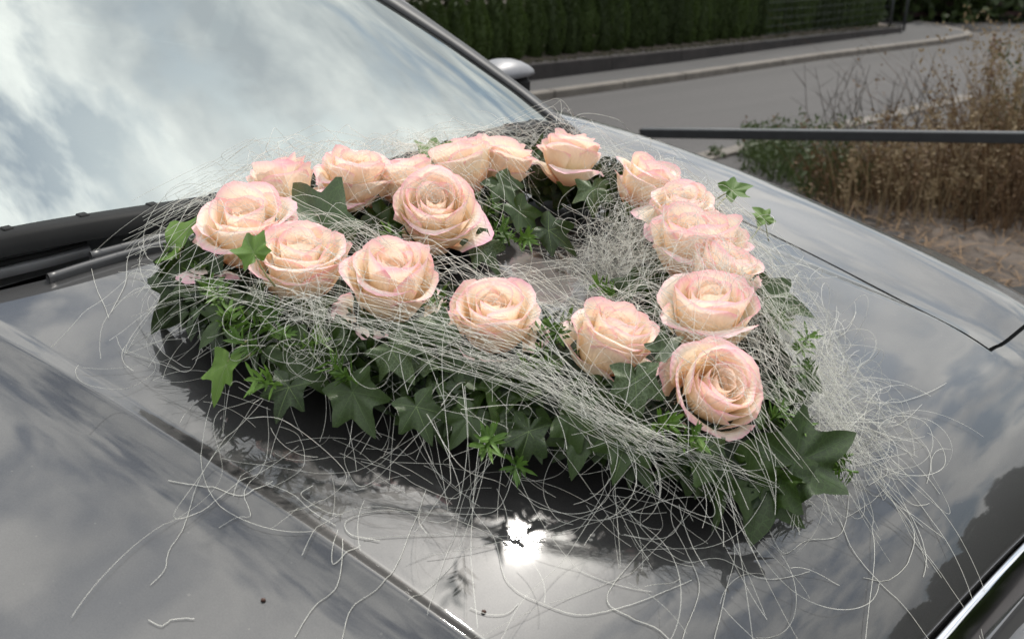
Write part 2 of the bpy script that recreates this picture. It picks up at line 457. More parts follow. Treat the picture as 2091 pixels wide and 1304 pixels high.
# pavement with its kerb stones
pv = []; pk_ = resample(kerb_line, 1.0)
m_ = len(pk_)
wl_ = [wall_line[0].lerp(wall_line[-1], i / (m_ - 1)) for i in range(m_)]
def wl_at(f):
    pts = wall_line; ds = [0]
    for a, b in zip(pts[:-1], pts[1:]): ds.append(ds[-1] + (b - a).length)
    x = f * ds[-1]
    for i in range(len(pts) - 1):
        if x <= ds[i + 1] + 1e-6:
            return pts[i].lerp(pts[i + 1], (x - ds[i]) / (ds[i + 1] - ds[i]))
    return pts[-1]
PH = 0.075
for i, p in enumerate(pk_): pv.append(onG(p, PH))
for i in range(m_):
    f = min(1.0, i / (m_ - 7)) if m_ > 8 else i / (m_ - 1)
    q = wl_at(f)
    pv.append(onG(q + Vector((-e0.y, e0.x, 0)) * 0.3, PH))
pave = obj('pavement', pv, [(i, i + 1, m_ + i + 1, m_ + i) for i in range(m_ - 1)], M['pave'], smooth=False)
tag(pave, kind='structure')
for i in range(m_ - 1):
    a, b = onG(pk_[i]), onG(pk_[i + 1])
    mb = MB(); c = (a + b) / 2; L_ = (b - a).length
    d_ = (b - a).normalized(); x_ = d_; z_ = Vector((0, 0, 1)); y_ = z_.cross(x_).normalized(); z_ = x_.cross(y_)
    R_ = Matrix((x_, y_, z_)).transposed()
    mb.box(c + Vector((0, 0, PH / 2 - 0.015)), (L_ * 0.992 , 0.12, PH + 0.042), rot=R_, bev=0.012)
    mb.build('kerb_stone', M['kerb'], pave)

# far side street surface beyond the corner
ss = [gp(1850, 64), gp(2400, 64), gp(2600, 30), gp(1700, 30)]
tag(obj('side_street', [onG(p, 0.010) for p in ss], [(0, 1, 2, 3)], M['road'], smooth=False), kind='structure')

# weed bank soil on the right
sl = [gp(1560, 335), gp(1700, 300), gp(2000, 250), gp(2500, 240), gp(2800, 700), gp(2091, 640), gp(1850, 480), gp(1660, 400)]
cc = sum(sl, Vector()) / len(sl)
bank_v = [onG(cc, 0.03)]; bank_f = []
rngb = random.Random(3)
R1, R2 = [], []
N = 48
for i in range(N):
    f = i / N * len(sl); a = sl[int(f) % len(sl)]; b = sl[(int(f) + 1) % len(sl)]
    p = a.lerp(b, f - int(f))
    for k, w in enumerate((0.25, 0.5, 0.75, 0.92, 1.0)):
        q = cc.lerp(p, w * (1 + rngb.uniform(-.04, .04)))
        bank_v.append(onG(q, (0.03 + rngb.uniform(0, .035)) if k < 4 else 0.003))
for i in range(N):
    j = (i + 1) % N
    bank_f.append((0, 1 + i * 5, 1 + j * 5))
    for k in range(4): bank_f.append((1 + i * 5 + k, 2 + i * 5 + k, 2 + j * 5 + k, 1 + j * 5 + k))
tag(obj('soil_bank', bank_v, bank_f, M['soil']), kind='structure')

# ------------------------------------------------------------------ car: one body surface in car coordinates
# s runs forward from the rear edge of the bonnet, w towards the far side, z is height relative to the camera
TH = math.radians(-44.0)
CF = np.array([math.cos(TH), math.sin(TH)]); CL = np.array([-CF[1], CF[0]])
CO = -1.11 * CF + 0.80 * CL
def sstep(a, b, x):
    t = min(max((x - a) / (b - a), 0.0), 1.0)
    return t * t * (3 - 2 * t)
def wi(s): return 0.47 - 0.165 * s
def wb(s): return max(0.025 - 0.022 * s, 0.006)
def wf(s): return 0.437 + 0.316 * (s - 0.384)
def B0(s, w):
    a = abs(w)
    z = -0.365 - 0.12 * s - 0.13 * s * s - 0.10 * a * a
    z -= 7.0 * max(0.0, s + 0.06 * a * a - 0.64) ** 3
    z += 0.022 * math.exp(-((a - 0.70) / 0.11) ** 2)
    z += 0.020 * sstep(0.36, 0.52, s) * (1 - sstep(0.70, 0.80, s)) * math.exp(-((a - 0.815) / 0.045) ** 2)      # flared wheel arch
    w0, wr = 0.68, 0.30
    if a > w0:
        t = min((a - w0) / wr, 1.0)
        z -= 0.22 * (1 - math.sqrt(max(0.0, 1 - t * t)))
    return z
def crease(s, w):
    z = 0.0
    if w < 0:
        q = -w - wi(s); b = wb(s); am = 1 - sstep(0.66, 0.84, s)
        if q > 0:
            if q < b:
                t = q / b; z += am * 0.0032 * (t * t * (2 - t))
            else:
                e = (q - b)
                z += am * (0.0032 - 0.0150 * (1 - math.exp(-(e / 0.028) ** 1.25)))
    else:
        q = w - wf(s); am = sstep(0.0, 0.25, s) * (1 - sstep(0.70, 0.80, s))
        if q > 0: z -= am * 0.0045 * (1 - math.exp(-(q / 0.022) ** 1.6)) * (1 - sstep(0.10, 0.25, q))
    return z
def B(s, w): return B0(s, w) + crease(s, w)
def Zg(s, w): return -0.328 - 0.455 * (s + 0.05 + 0.90 * w ** 4) - 0.15 * w ** 4
def carp(s, w, z): 
    return Vector((CO[0] + s * CF[0] + w * CL[0], CO[1] + s * CF[1] + w * CL[1], CAM_H + z))
def hit(u, v, off=0.0, fn=None):
    """where the line of sight through a pixel meets the body surface raised by off: (s, w, distance)"""
    fn = fn or B0
    d = ray(u, v)
    def g(t):
        q = d[:2] * t - CO; s = q @ CF; w = q @ CL
        return d[2] * t - fn(s, w) - off, s, w
    t = 0.4; dt = 0.01
    while t < 4.0:
        if g(t)[0] < 0:
            lo, hi = t - dt, t
            for _ in range(24):
                m = (lo + hi) / 2
                if g(m)[0] < 0: hi = m
                else: lo = m
            r = g(hi); return float(r[1]), float(r[2]), hi
        t += dt
    return None
sun_check = None
car = empty('car', (CO[0], CO[1], 0.0)); car.rotation_euler = (0, 0, TH)
tag(car, 'dark metallic grey car with a flower heart on its bonnet', 'car')
def cv(s, w, z): return (s, w, CAM_H + z)          # vertex in the car's own frame

def s_rear(w): return 0.04 - 0.22 * w * w
FE = 0.85                                           # front edge of the bonnet
sig = sorted(set([round(x, 4) for x in np.linspace(0, 0.705, 150)] + [round(x, 4) for x in np.linspace(0.705, FE, 40)]))
def srow(sg, w): return sg + s_rear(w) * max(0.0, 1 - sg / 0.3)
NS, FS = -0.668, 0.522                               # shut lines, near and far
def hood_cols(s):
    a = [NS, -(wi(s) + wb(s) + 0.09), -(wi(s) + wb(s)), -wi(s), -(wi(s) - 0.03), min(wf(s) - 0.04, FS - 0.12), min(wf(s) + 0.05, FS - 0.02), FS]
    n = [8, 34, 16, 8, 34, 16, 5]
    out = []
    for k in range(len(n)):
        out += list(np.linspace(a[k], a[k + 1], n[k], endpoint=False))
    return out + [FS]
hv = []; hf = []
ncol = len(hood_cols(0.1))
for sg in sig:
    for w in hood_cols(sg): hv.append(cv(srow(sg, w), w, B(srow(sg, w), w)))
nr = len(sig)
for w in hood_cols(FE): hv.append(cv(FE + 0.001, w, B(FE, w) - 0.006))
for w in hood_cols(FE): hv.append(cv(FE - 0.010, w, B(FE, w) - 0.013))
hf += grid_faces(nr + 2, ncol, True)
# rear and side lips of the bonnet skin
b0 = len(hv)
for w in hood_cols(0): hv.append(cv(srow(0, w) - 0.001, w, B(srow(0, w), w) - 0.012))
hf += [(j, j + 1, b0 + j + 1, b0 + j) for j in range(ncol - 1)]
for col in (0, ncol - 1):
    b0 = len(hv); rows = [i for i in range(nr) if sig[i] <= 0.7051]
    for i in rows: x = hv[i * ncol + col]; hv.append((x[0], x[1], x[2] - 0.012))
    for k in range(len(rows) - 1):
        q = (rows[k] * ncol + col, rows[k + 1] * ncol + col, b0 + k + 1, b0 + k); hf.append(q if col else q[::-1])
# nose wings left and right of the shut lines
def wing(w0, w1):
    ws = np.linspace(w0, w1, 22); b = len(hv); rows = [sg for sg in sig if sg >= 0.7049]
    for sg in rows:
        for w in ws: hv.append(cv(sg, w, B(sg, w)))
    for w in ws: hv.append(cv(FE + 0.001, w, B(FE, w) - 0.006))
    for q in grid_faces(len(rows) + 1, len(ws), w1 > w0): hf.append(tuple(i + b for i in q))
wing(FS, 0.968); wing(NS, -0.968)
bonnet = obj('bonnet', hv, hf, M['paint'], car)

# wings (fenders) with wheel arch and the flank below
WC = 0.16; WR = 0.37                                  # front wheel centre and arch radius
def flank_z(k, ztop): return ztop + (0.30 - ztop) * k
def fender(name, sgn, wsh, s0, s1, arch, nrow):
    v = []; f = []
    ws = list(np.linspace(abs(wsh), 0.68, 10)) + list(0.68 + 0.30 * np.sin(np.linspace(0, math.pi / 2, 22)[1:]))
    ks = np.linspace(0, 1, 22)[1:]
    ss_ = np.linspace(s0, s1, nrow)
    nc = len(ws) + len(ks)
    for s in ss_:
        for a in ws:
            v.append(cv(s, sgn * a, B(max(s, -0.46), sgn * a)))
        zt = CAM_H + B(max(s, -0.46), sgn * 0.98)
        for k in ks:
            bul = 0.02 * math.sin(k * math.pi)
            v.append((s, sgn * (0.98 + bul - 0.05 * k * k), flank_z(k, zt)))
    for q in grid_faces(nrow, nc, sgn > 0):
        c = [sum(v[i][k] for i in q) / 4 for k in range(3)]
        if arch and c[2] < 0.75 and (c[0] - arch) ** 2 + (c[2] - 0.33) ** 2 < WR ** 2: continue
        f.append(q)
    return obj(name, v, f, M['paint'], car)
fender('wing_panel', 1, 0.527, -0.42, 0.700, WC, 70)
fender('wing_panel', -1, 0.673, -0.42, 0.700, WC, 70)
for sg in (1, -1):
    fender('door_panel', sg, 0.66, -1.62, -0.425, None, 10)
    fender('rear_panel', sg, 0.66, -3.30, -1.625, -2.45, 60)
# dark channel below the shut lines
for wa, wb_ in ((FS - 0.03, FS + 0.035), (NS - 0.035, NS + 0.03)):
    ss_ = np.linspace(-0.35, 0.72, 40); v = []
    for s in ss_:
        for w in (wa, wb_): v.append(cv(s, w, B(s, w) - 0.013))
    obj('shut_channel', v, grid_faces(40, 2, True), M['dark'], car)
for w0, w1 in ((FS - 0.01, 0.93), (-0.93, NS + 0.01)):
    ws = np.linspace(w0, w1, 20); v = []
    for s in (0.685, 0.72):
        for w in ws: v.append(cv(s, w, B(s, w) - 0.010))
    obj('shut_channel', v, grid_faces(2, 20, True), M['dark'], car)

# chrome bar, bumper and grille in front of the bonnet edge
v = []; ws = np.linspace(-0.80, 0.80, 60); nb = 10
for w in ws:
    ze = B(FE, w)
    for ds, dz in ((0.003, -0.012), (0.004, -0.006), (0.006, -0.003), (0.009, -0.0025), (0.012, -0.004), (0.015, -0.009), (0.022, -0.021), (0.029, -0.034), (0.032, -0.042), (0.031, -0.05)):
        v.append(cv(FE + ds - 0.02 * w * w, w, ze + dz))
obj('chrome_bar', v, grid_faces(60, nb, False), M['chrome'], car)
v = []; prof = [(0.036, -0.050), (0.040, -0.044), (0.062, -0.043), (0.100, -0.048), (0.135, -0.062), (0.155, -0.10), (0.163, -0.16), (0.165, -0.24), (0.155, -0.33), (0.12, -0.40), (0.06, -0.44)]
wsb = np.linspace(-0.99, 0.99, 70)
for w in wsb:
    ze = B(FE, min(abs(w), 0.7))
    back = 0.10 * w * w + 0.45 * max(0, abs(w) - 0.72) ** 1.5 * 2.2
    for ds, dz in prof: v.append(cv(FE + ds - back, w * (1.0 if abs(w) < .9 else 0.985), ze + dz - 0.05 * w * w))
obj('front_bumper', v, grid_faces(70, len(prof), False), M['paint'], car)
v = []
for w in np.linspace(-0.80, 0.80, 30):
    ze = B(FE, w)
    for ds, dz in ((-0.012, -0.03), (0.06, -0.05)): v.append(cv(FE + ds - 0.05 * w * w, w, ze + dz))
obj('grille_backing', v, grid_faces(30, 2, False), M['dark'], car)
mb = MB()                                             # oval badge recess on the bumper
v = []; cs, cw = FE + 0.108, 0.02
for r in np.linspace(0.0, 1.0, 6):
    for k in range(28):
        a = 2 * math.pi * k / 28
        ss1 = cs + 0.030 * r * math.cos(a); ww1 = cw + 0.062 * r * math.sin(a)
        ze = B(FE, ww1)
        dz = np.interp(ss1 - FE + 0.10 * ww1 ** 2, [p[0] for p in prof[1:6]], [p[1] for p in prof[1:6]])
        v.append(cv(ss1, ww1, ze + dz + 0.004 + 0.006 * (1 - r * r) - 0.004 * (r > .95)))
f = []
for i in range(5):
    for k in range(28):
        f.append((i * 28 + k, i * 28 + (k + 1) % 28, (i + 1) * 28 + (k + 1) % 28, (i + 1) * 28 + k)[::-1])
obj('bumper_cap', v, f, M['gloss_black'], car)
for sg in (1, -1):                                    # headlamp blisters at the front corners
    v = []
    for i, s in enumerate(np.linspace(0.70, 0.90, 14)):
        for j, k in enumerate(np.linspace(0, 1, 10)):
            w = 0.66 + 0.26 * k
            v.append(cv(s - 0.12 * k + 0.005, sg * w, B(min(s, FE), 0.9) - 0.05 - 0.30 * (i / 13) ** 1.5 + 0.03 * math.sin(math.pi * k) - 0.03))
    hl = obj('headlamp', v, grid_faces(14, 10, sg > 0), M['lamp'], car)

# windscreen
WPs = [-1.0, -0.70, -0.49, -0.33, -0.20, -0.09, 0.05]; WPw = [0.385, 0.415, 0.465, 0.53, 0.565, 0.565, 0.56]
def w_p(s): return float(np.interp(s, WPs, WPw))
def s_bot(w): return -0.020 - 0.26 * w * w
v = []; gn = 44
gs = np.linspace(0, 1, 40)
for a in gs:
    for b in np.linspace(-1, 1, gn):
        s = -0.95 * a
        w = b * w_p(s)
        s = s_bot(w) * (1 - a) + (-0.95 - 0.10 * w * w) * a
        w = b * (w_p(s) + 0.004)
        v.append(cv(s, w, Zg(s, w)))
wind = obj('windscreen', v, grid_faces(40, gn, False), M['glass'], car)
# black band (rubber lip) along the foot of the glass
v = []; lip = [(0.034, -0.020), (0.030, -0.002), (0.018, 0.002), (0.001, 0.0025), (-0.002, 0.0008)]
wsl = np.linspace(-0.60, 0.60, 60)
for w in wsl:
    for ds, dz in lip:
        s = s_bot(w) + ds; v.append(cv(s, w, Zg(min(s, s_bot(w)), w) + dz))
obj('glass_lip', v, grid_faces(60, len(lip), False), M['rubber'], car)
for w in np.linspace(-0.56, 0.56, 15):
    mb = MB(); s = s_bot(w) + 0.004; mb.box((s, w, CAM_H + Zg(s_bot(w), w) + 0.0025), (0.014, 0.012, 0.003), bev=0.0015)
    mb.build('lip_clip', M['rubber'], car)
v = []
wsl = np.linspace(-0.64, 0.64, 50)
for w in wsl:
    sr = s_rear(w)
    for k, dz in ((-0.09, -0.06), (-0.012, -0.022), (0.02, -0.02), (0.05, -0.024)):
        v.append(cv(sr + k, w, B(sr, w) + dz))
obj('cowl_panel', v, grid_faces(50, 4, True), M['black'], car)
def strip(name, pix, width, height, off, mat, taper=False):
    pts = []
    for (u, vv) in pix:
        h = hit(u, vv, off); pts.append(Vector(cv(h[0], h[1], B0(h[0], h[1]) + off)))
    pts2 = []
    for a, b in zip(pts[:-1], pts[1:]):
        for i in range(4): pts2.append(a.lerp(b, i / 4))
    pts2.append(pts[-1])
    v = []
    for i, p in enumerate(pts2):
        t = (pts2[min(i + 1, len(pts2) - 1)] - pts2[max(i - 1, 0)]).normalized()
        sd = Vector((0, 0, 1)).cross(t).normalized()
        for a, b in ((-.5, -.6), (-.5, .1), (-.2, .5), (.2, .5), (.5, .1), (.5, -.6)):
            v.append(p + sd * width * a + Vector((0, 0, 1)) * height * b)
    f = grid_faces(len(pts2), 6, False)
    f += [(0, 1, 2, 3, 4, 5), tuple(len(v) - 6 + i for i in (5, 4, 3, 2, 1, 0))]
    return v, f
wp = obj('wiper', *strip('a', [(-330, 634), (-150, 590), (0, 556), (100, 532), (183, 509)], 0.010, 0.010, 0.003, M['wiper']), M['wiper'], car)
obj('blade', *strip('b', [(-330, 618), (-150, 575), (0, 541), (100, 519), (178, 500)], 0.005, 0.010, 0.006, M['rubber']), M['rubber'], wp)
wp2 = obj('wiper', *strip('a', [(98, 568), (160, 548), (240, 524), (330, 500), (450, 472), (620, 432), (800, 392)], 0.010, 0.010, 0.004, M['wiper']), M['wiper'], car)
obj('blade', *strip('b', [(185, 523), (250, 506), (330, 486), (450, 458), (620, 418), (800, 378)], 0.010, 0.010, 0.008, M['wiper']), M['wiper'], wp2)

# pillars beside the windscreen, with a bright strip on the outside
for sg in (1, -1):
    v = []; v2 = []
    ps = np.linspace(0.02, -1.0, 50)
    for s in ps:
        wp_ = w_p(s); k = 0.095
        for a, dz in ((-0.006, 0.001), (0.0, 0.006), (0.3, 0.012), (0.7, 0.012), (0.95, 0.006), (1.0, -0.004)):
            w = wp_ + k * a; v.append(cv(s, sg * w, Zg(s, w) + dz - 0.006 * a * a))
        for a, dz in ((0.0, -0.004), (0.004, 0.004), (0.012, 0.006), (0.020, 0.001), (0.030, -0.016), (0.034, -0.05)):
            w = wp_ + k + 0.002 + a; v2.append(cv(s, sg * w, Zg(s, wp_ + k) - 0.006 + dz - 0.3 * a))
    obj('pillar', v, grid_faces(50, 6, sg < 0), M['pillar'], car)
    obj('door_frame_strip', v2, grid_faces(50, 6, sg < 0), M['frame'], car)
# roof, side glass, tailgate
v = []
for s in np.linspace(-0.95, -3.05, 24):
    for b in np.linspace(-1, 1, 20):
        w = b * (0.47 + 0.05 * sstep(-0.95, -1.6, s) ) ; k = (-0.95 - s)
        v.append(cv(s, w, Zg(-0.95, 0.0) - 0.02 + 0.07 * sstep(0, 1.0, k) - 0.05 * k * k * 0.6 - 0.10 * b * b * 0.5))
obj('roof', v, grid_faces(24, 20, False), M['paint'], car)
for sg in (1, -1):
    v = []
    for s in np.linspace(-0.02, -3.05, 30):
        wt = w_p(max(s, -1.0)) + 0.13 if s > -1.0 else 0.53
        zt = (Zg(s, w_p(s)) - 0.09) if s > -0.95 else Zg(-0.95, 0.0) - 0.075 + 0.05 * sstep(0, 1, -0.95 - s) - 0.03 * (-0.95 - s) ** 2
        zb = B(max(s, -0.46), 0.67) - 0.004
        for k in (0, 0.5, 1):
            v.append(cv(s, sg * (wt + (0.675 - wt) * k + 0.02 * math.sin(k * math.pi)), min(zt, zt + (zb - zt) * k) if zt > zb else zb - 0.002 * k))
    obj('side_window', v, grid_faces(30, 3, sg < 0), M['glass'], car)
v = []
for b in np.linspace(-1, 1, 20):
    for k, (s, hw, z) in enumerate(((-3.05, 0.52, Zg(-0.95, 0) - 0.2), (-3.25, 0.66, -0.36), (-3.32, 0.93, -0.55), (-3.32, 0.93, -1.1))):
        v.append(cv(s, b * hw, z))
obj('tailgate', v, grid_faces(20, 4, True), M['paint'], car)
# dashboard below the glass
v = []
for w in np.linspace(-0.6, 0.6, 20):
    for s, dz in ((-0.03, -0.03), (-0.3, -0.10), (-0.55, -0.16), (-0.62, -0.22), (-0.62, -0.6)):
        v.append(cv(s, w, Zg(0, 0) + dz - 0.05 * w * w))
obj('dashboard', v, grid_faces(20, 5, True), M['dash'], car)
v = [cv(s, w, -1.15) for s in (0.8, -3.2) for w in (-0.85, 0.85)]
obj('underbody', v, [(0, 1, 3, 2)], M['dark'], car)
# wheels
for s in (WC, -2.45):
    for sg in (1, -1):
        ctr = Vector((s, sg * 0.86, 0.33)); v = []; prof2 = [(0.19, -0.10), (0.30, -0.105), (0.33, -0.08), (0.335, 0.0), (0.33, 0.08), (0.30, 0.105), (0.20, 0.10)]
        for k in range(40):
            a = 2 * math.pi * k / 40
            for r, y in prof2: v.append(ctr + Vector((r * math.cos(a), y, r * math.sin(a))))
        f = []
        for k in range(40):
            for j in range(6): f.append((k * 7 + j, ((k + 1) % 40) * 7 + j, ((k + 1) % 40) * 7 + j + 1, k * 7 + j + 1))
        ty = obj('wheel', v, f, M['rubber'], car)
        mb = MB()
        for k in range(5):
            a = 2 * math.pi * k / 5
            mb.box(ctr + Vector((0.10 * math.cos(a), sg * 0.06, 0.10 * math.sin(a))), (0.19, 0.03, 0.05), rot=Matrix.Rotation(-a, 3, 'Y'), bev=0.008)
        mb.tube([ctr + Vector((0, sg * 0.04, 0)), ctr + Vector((0, sg * 0.085, 0))], 0.045, 16)
        mb.build('rim', M['rim'], ty)
        mb = MB()
        for k in range(18):
            a0, a1 = math.pi * k / 18, math.pi * (k + 1) / 18
            mb.add([(s + WR * math.cos(a), w, 0.33 + WR * math.sin(a)) for a in (a0, a1) for w in (sg * 0.6, sg * 0.965)], [(0, 1, 3, 2)])
        mb.build('wheel_arch', M['black'], car, True)
# far mirror
d_ = ray(1030, 138); t_ = (1.02 + float(CO @ CL)) / float(d_[:2] @ CL)
mc = at_t(1028, 147, t_)
ml = Matrix.Rotation(-TH, 3, 'Z') @ (mc - Vector((CO[0], CO[1], 0)))
v = []; nn = 18
for i in range(nn):
    a = i / (nn - 1); x = (a - 0.5) * 0.155
    hh = 0.038 * (math.sin(math.pi * min(max(a * 0.86 + 0.10, 0), 1))) ** 0.55
    for k in range(20):
        an = 2 * math.pi * k / 20
        v.append((ml.x + 0.062 * math.cos(an) * (hh / 0.038) ** 0.6, ml.y + x, ml.z - 0.006 + hh * math.sin(an) * (1.0 if math.sin(an) > 0 else 0.25)))
f = []
for i in range(nn - 1):
    for k in range(20): f.append((i * 20 + k, i * 20 + (k + 1) % 20, (i + 1) * 20 + (k + 1) % 20, (i + 1) * 20 + k))
f += [tuple(range(20)), tuple(range((nn - 1) * 20, nn * 20))[::-1]]
mir = obj('mirror', v, f, M['frame'], car)  # cap lighter than the body paint: sky reflection put into its colour
mb = MB(); mb.box((ml.x - 0.01, ml.y, ml.z - 0.036), (0.10, 0.145, 0.06), bev=0.02); mb.build('mirror_glass_housing', M['black'], mir)
mb = MB(); mb.tube([(ml.x, ml.y - 0.05, ml.z - 0.03), (ml.x + 0.03, ml.y - 0.16, ml.z - 0.07), (ml.x + 0.04, ml.y - 0.30, ml.z - 0.09)], 0.018, 8); mb.build('mirror_arm', M['black'], mir)
# specks that lie on the paint
for (u, vv) in ((535, 1202), (988, 1250)):
    h = hit(u, vv); p = carp(h[0], h[1], B(h[0], h[1]))
    mb = MB(); mb.tube([p + Vector((-0.0016, 0, 0.0003)), p + Vector((-0.0008, 0, 0.0012)), p + Vector((0.0008, 0, 0.0012)), p + Vector((0.0018, 0, 0.0003))], [0.0006, 0.0014, 0.0014, 0.0005], 7)
    o = mb.build('seed', M['seed'], smooth=True)
    tag(o, 'tiny brown seed on the bonnet left of the crease' if u < 700 else 'tiny brown seed on the bonnet right of the crease tip', 'seed', 'seeds fallen on the bonnet')
# ------------------------------------------------------------------ heart wreath
rw = np.random.default_rng(23)
def uni(a, b): return float(rw.uniform(a, b))
heart = [(0.655, -0.035), (0.56, -0.095), (0.47, -0.165), (0.37, -0.215), (0.28, -0.255), (0.19, -0.255), (0.12, -0.185), (0.115, -0.085), (0.215, -0.025),
         (0.15, 0.06), (0.12, 0.17), (0.165, 0.28), (0.28, 0.315), (0.39, 0.275), (0.48, 0.195), (0.57, 0.09)]
def cat(pts, n):
    out = []; N = len(pts); P = np.array(pts)
    for i in range(N):
        p0, p1, p2, p3 = P[i - 1], P[i], P[(i + 1) % N], P[(i + 2) % N]
        for k in range(n):
            t = k / n
            out.append(0.5 * ((2 * p1) + (-p0 + p2) * t + (2 * p0 - 5 * p1 + 4 * p2 - p3) * t * t + (-p0 + 3 * p1 - 3 * p2 + p3) * t ** 3))
    return np.array(out)
HP = cat(heart, 8)                                    # closed path, 128 points in (s, w)
NHP = len(HP)
ctr = HP.mean(0)
W_ORG = carp(ctr[0], ctr[1], B0(ctr[0], ctr[1]))
wreath = empty('heart_wreath', W_ORG)
tag(wreath, 'heart-shaped wreath of peach roses, ivy and cream twine on the bonnet', 'wreath')
def wl3(p): return Vector(p) - W_ORG                   # world to wreath frame
def surf(s, w, h=0.0): return carp(s, w, B0(s, w) + h)
RH, RWD, LIFT = 0.022, 0.084, 0.034                    # half height, half width and lift of the ring above the paint
def frame(i):
    a = HP[(i - 1) % NHP]; b = HP[(i + 1) % NHP]; t = b - a; t = t / np.linalg.norm(t)
    n_ = np.array([-t[1], t[0]])
    c = HP[i % NHP]
    inside = np.dot(n_, ctr - c) > 0
    # path runs tip -> near side -> notch -> far side; outward normal
    return c, t, n_
# orientation test once
area = 0.5 * np.sum(HP[:, 0] * np.roll(HP[:, 1], -1) - np.roll(HP[:, 0], -1) * HP[:, 1])
OUTS = 1.0 if area < 0 else -1.0
def near_w(i):
    return sstep(-6, 2, i if i < 100 else i - NHP) * (1 - sstep(34, 46, i if i < 100 else i - NHP))
def lift(i): return 0.012 + 0.022 * near_w(i)
def out_w(i):
    # the greenery overhangs most on the near side and at the tip
    return 0.046 + 0.038 * (sstep(-6, 2, i if i < 100 else i - NHP) * (1 - sstep(34, 46, i if i < 100 else i - NHP)))
def ringpt(i, phi, grow=0.0):
    """point and normal of the ring surface: phi 0 = outside, 90 = top, 180 = inside"""
    c, t, n_ = frame(i); n_ = n_ * OUTS
    cw = ((out_w(i) if math.cos(phi) > 0 else 0.058) + grow) * math.cos(phi); ch = (RH + grow) * math.sin(phi)
    s, w = c + n_ * cw
    p = surf(s, w, lift(i) + (RH + 0.008 * (1 - near_w(i))) + ch)
    nn = Vector((*(CF * n_[0] + CL * n_[1]) * math.cos(phi), math.sin(phi)))
    tt = Vector((*(CF * t[0] + CL * t[1]), 0.0))
    return p, nn.normalized(), tt.normalized()
v = []
for i in range(NHP):
    for k in range(14):
        p, nn, _ = ringpt(i, 2 * math.pi * k / 14); v.append(wl3(p + nn * uni(-0.004, 0.004)))
f = []
for i in range(NHP):
    for k in range(14): f.append((i * 14 + k, i * 14 + (k + 1) % 14, ((i + 1) % NHP) * 14 + (k + 1) % 14, ((i + 1) % NHP) * 14 + k))
obj('moss_ring', v, f, M['moss'], wreath)
mb = MB()                                             # suction feet that carry the ring
for i in (4, 30, 62, 100):
    c, t, n_ = frame(i); p = surf(*c)
    mb2 = MB(); mb2.tube([wl3(p + Vector((0, 0, z))) for z in (0.0, 0.004, 0.010, 0.045)], [0.022, 0.019, 0.008, 0.006], 14)
    mb2.build('suction_foot', M['rubber'], wreath, True)

# ---- roses
def petal_grid(R, H, phi0, alpha, curl, z0, spiral, rough, nu=9, nv=9, point=0.0, lean=0.0, flat=0.24):
    v = []; uv = []
    ph1, ph2, ph3 = uni(0, 6.28), uni(0, 6.28), uni(0, 6.28)
    notch = uni(-0.02, 0.06); asym = uni(-0.10, 0.10)
    for j in range(nv):
        vv = j / (nv - 1)
        for i in range(nu):
            u = -1 + 2 * i / (nu - 1)
            top = 1 - flat * abs(u) ** 2.8 + notch * (math.exp(-(u / 0.25) ** 2) * (1 if point else -1)) + asym * u * 0.6
            q = vv * top
            wid = 0.40 + 0.62 * math.sin(min(q, 0.8) / 0.8 * math.pi / 2)
            a = phi0 + u * alpha * wid
            r = R * (0.20 + 0.80 * math.sin(min(q * 1.25, 1.0) * math.pi / 2) ** 0.85)
            z = z0 + H * (q ** 1.08)
            if q > 0.58:
                e = (q - 0.58) / 0.42
                r += curl * R * 0.46 * e * e
                z -= curl * H * 0.34 * e ** 2.4
            else:
                pass
            r += R * (0.10 * curl + 0.02) * abs(u) ** 3 * vv ** 3                    # side rims roll outwards
            r *= 1 + spiral * u
            r += R * rough * math.sin(2.3 * u + ph1) * vv ** 2 + R * rough * 0.6 * math.sin(6.0 * u + ph2) * vv ** 4
            z += R * rough * 0.9 * math.sin(4.2 * u + ph3) * vv ** 3
            r -= lean * R * vv
            v.append((r * math.cos(a), r * math.sin(a), z)); uv.append((u * 0.5 + 0.5, vv))
    return v, uv
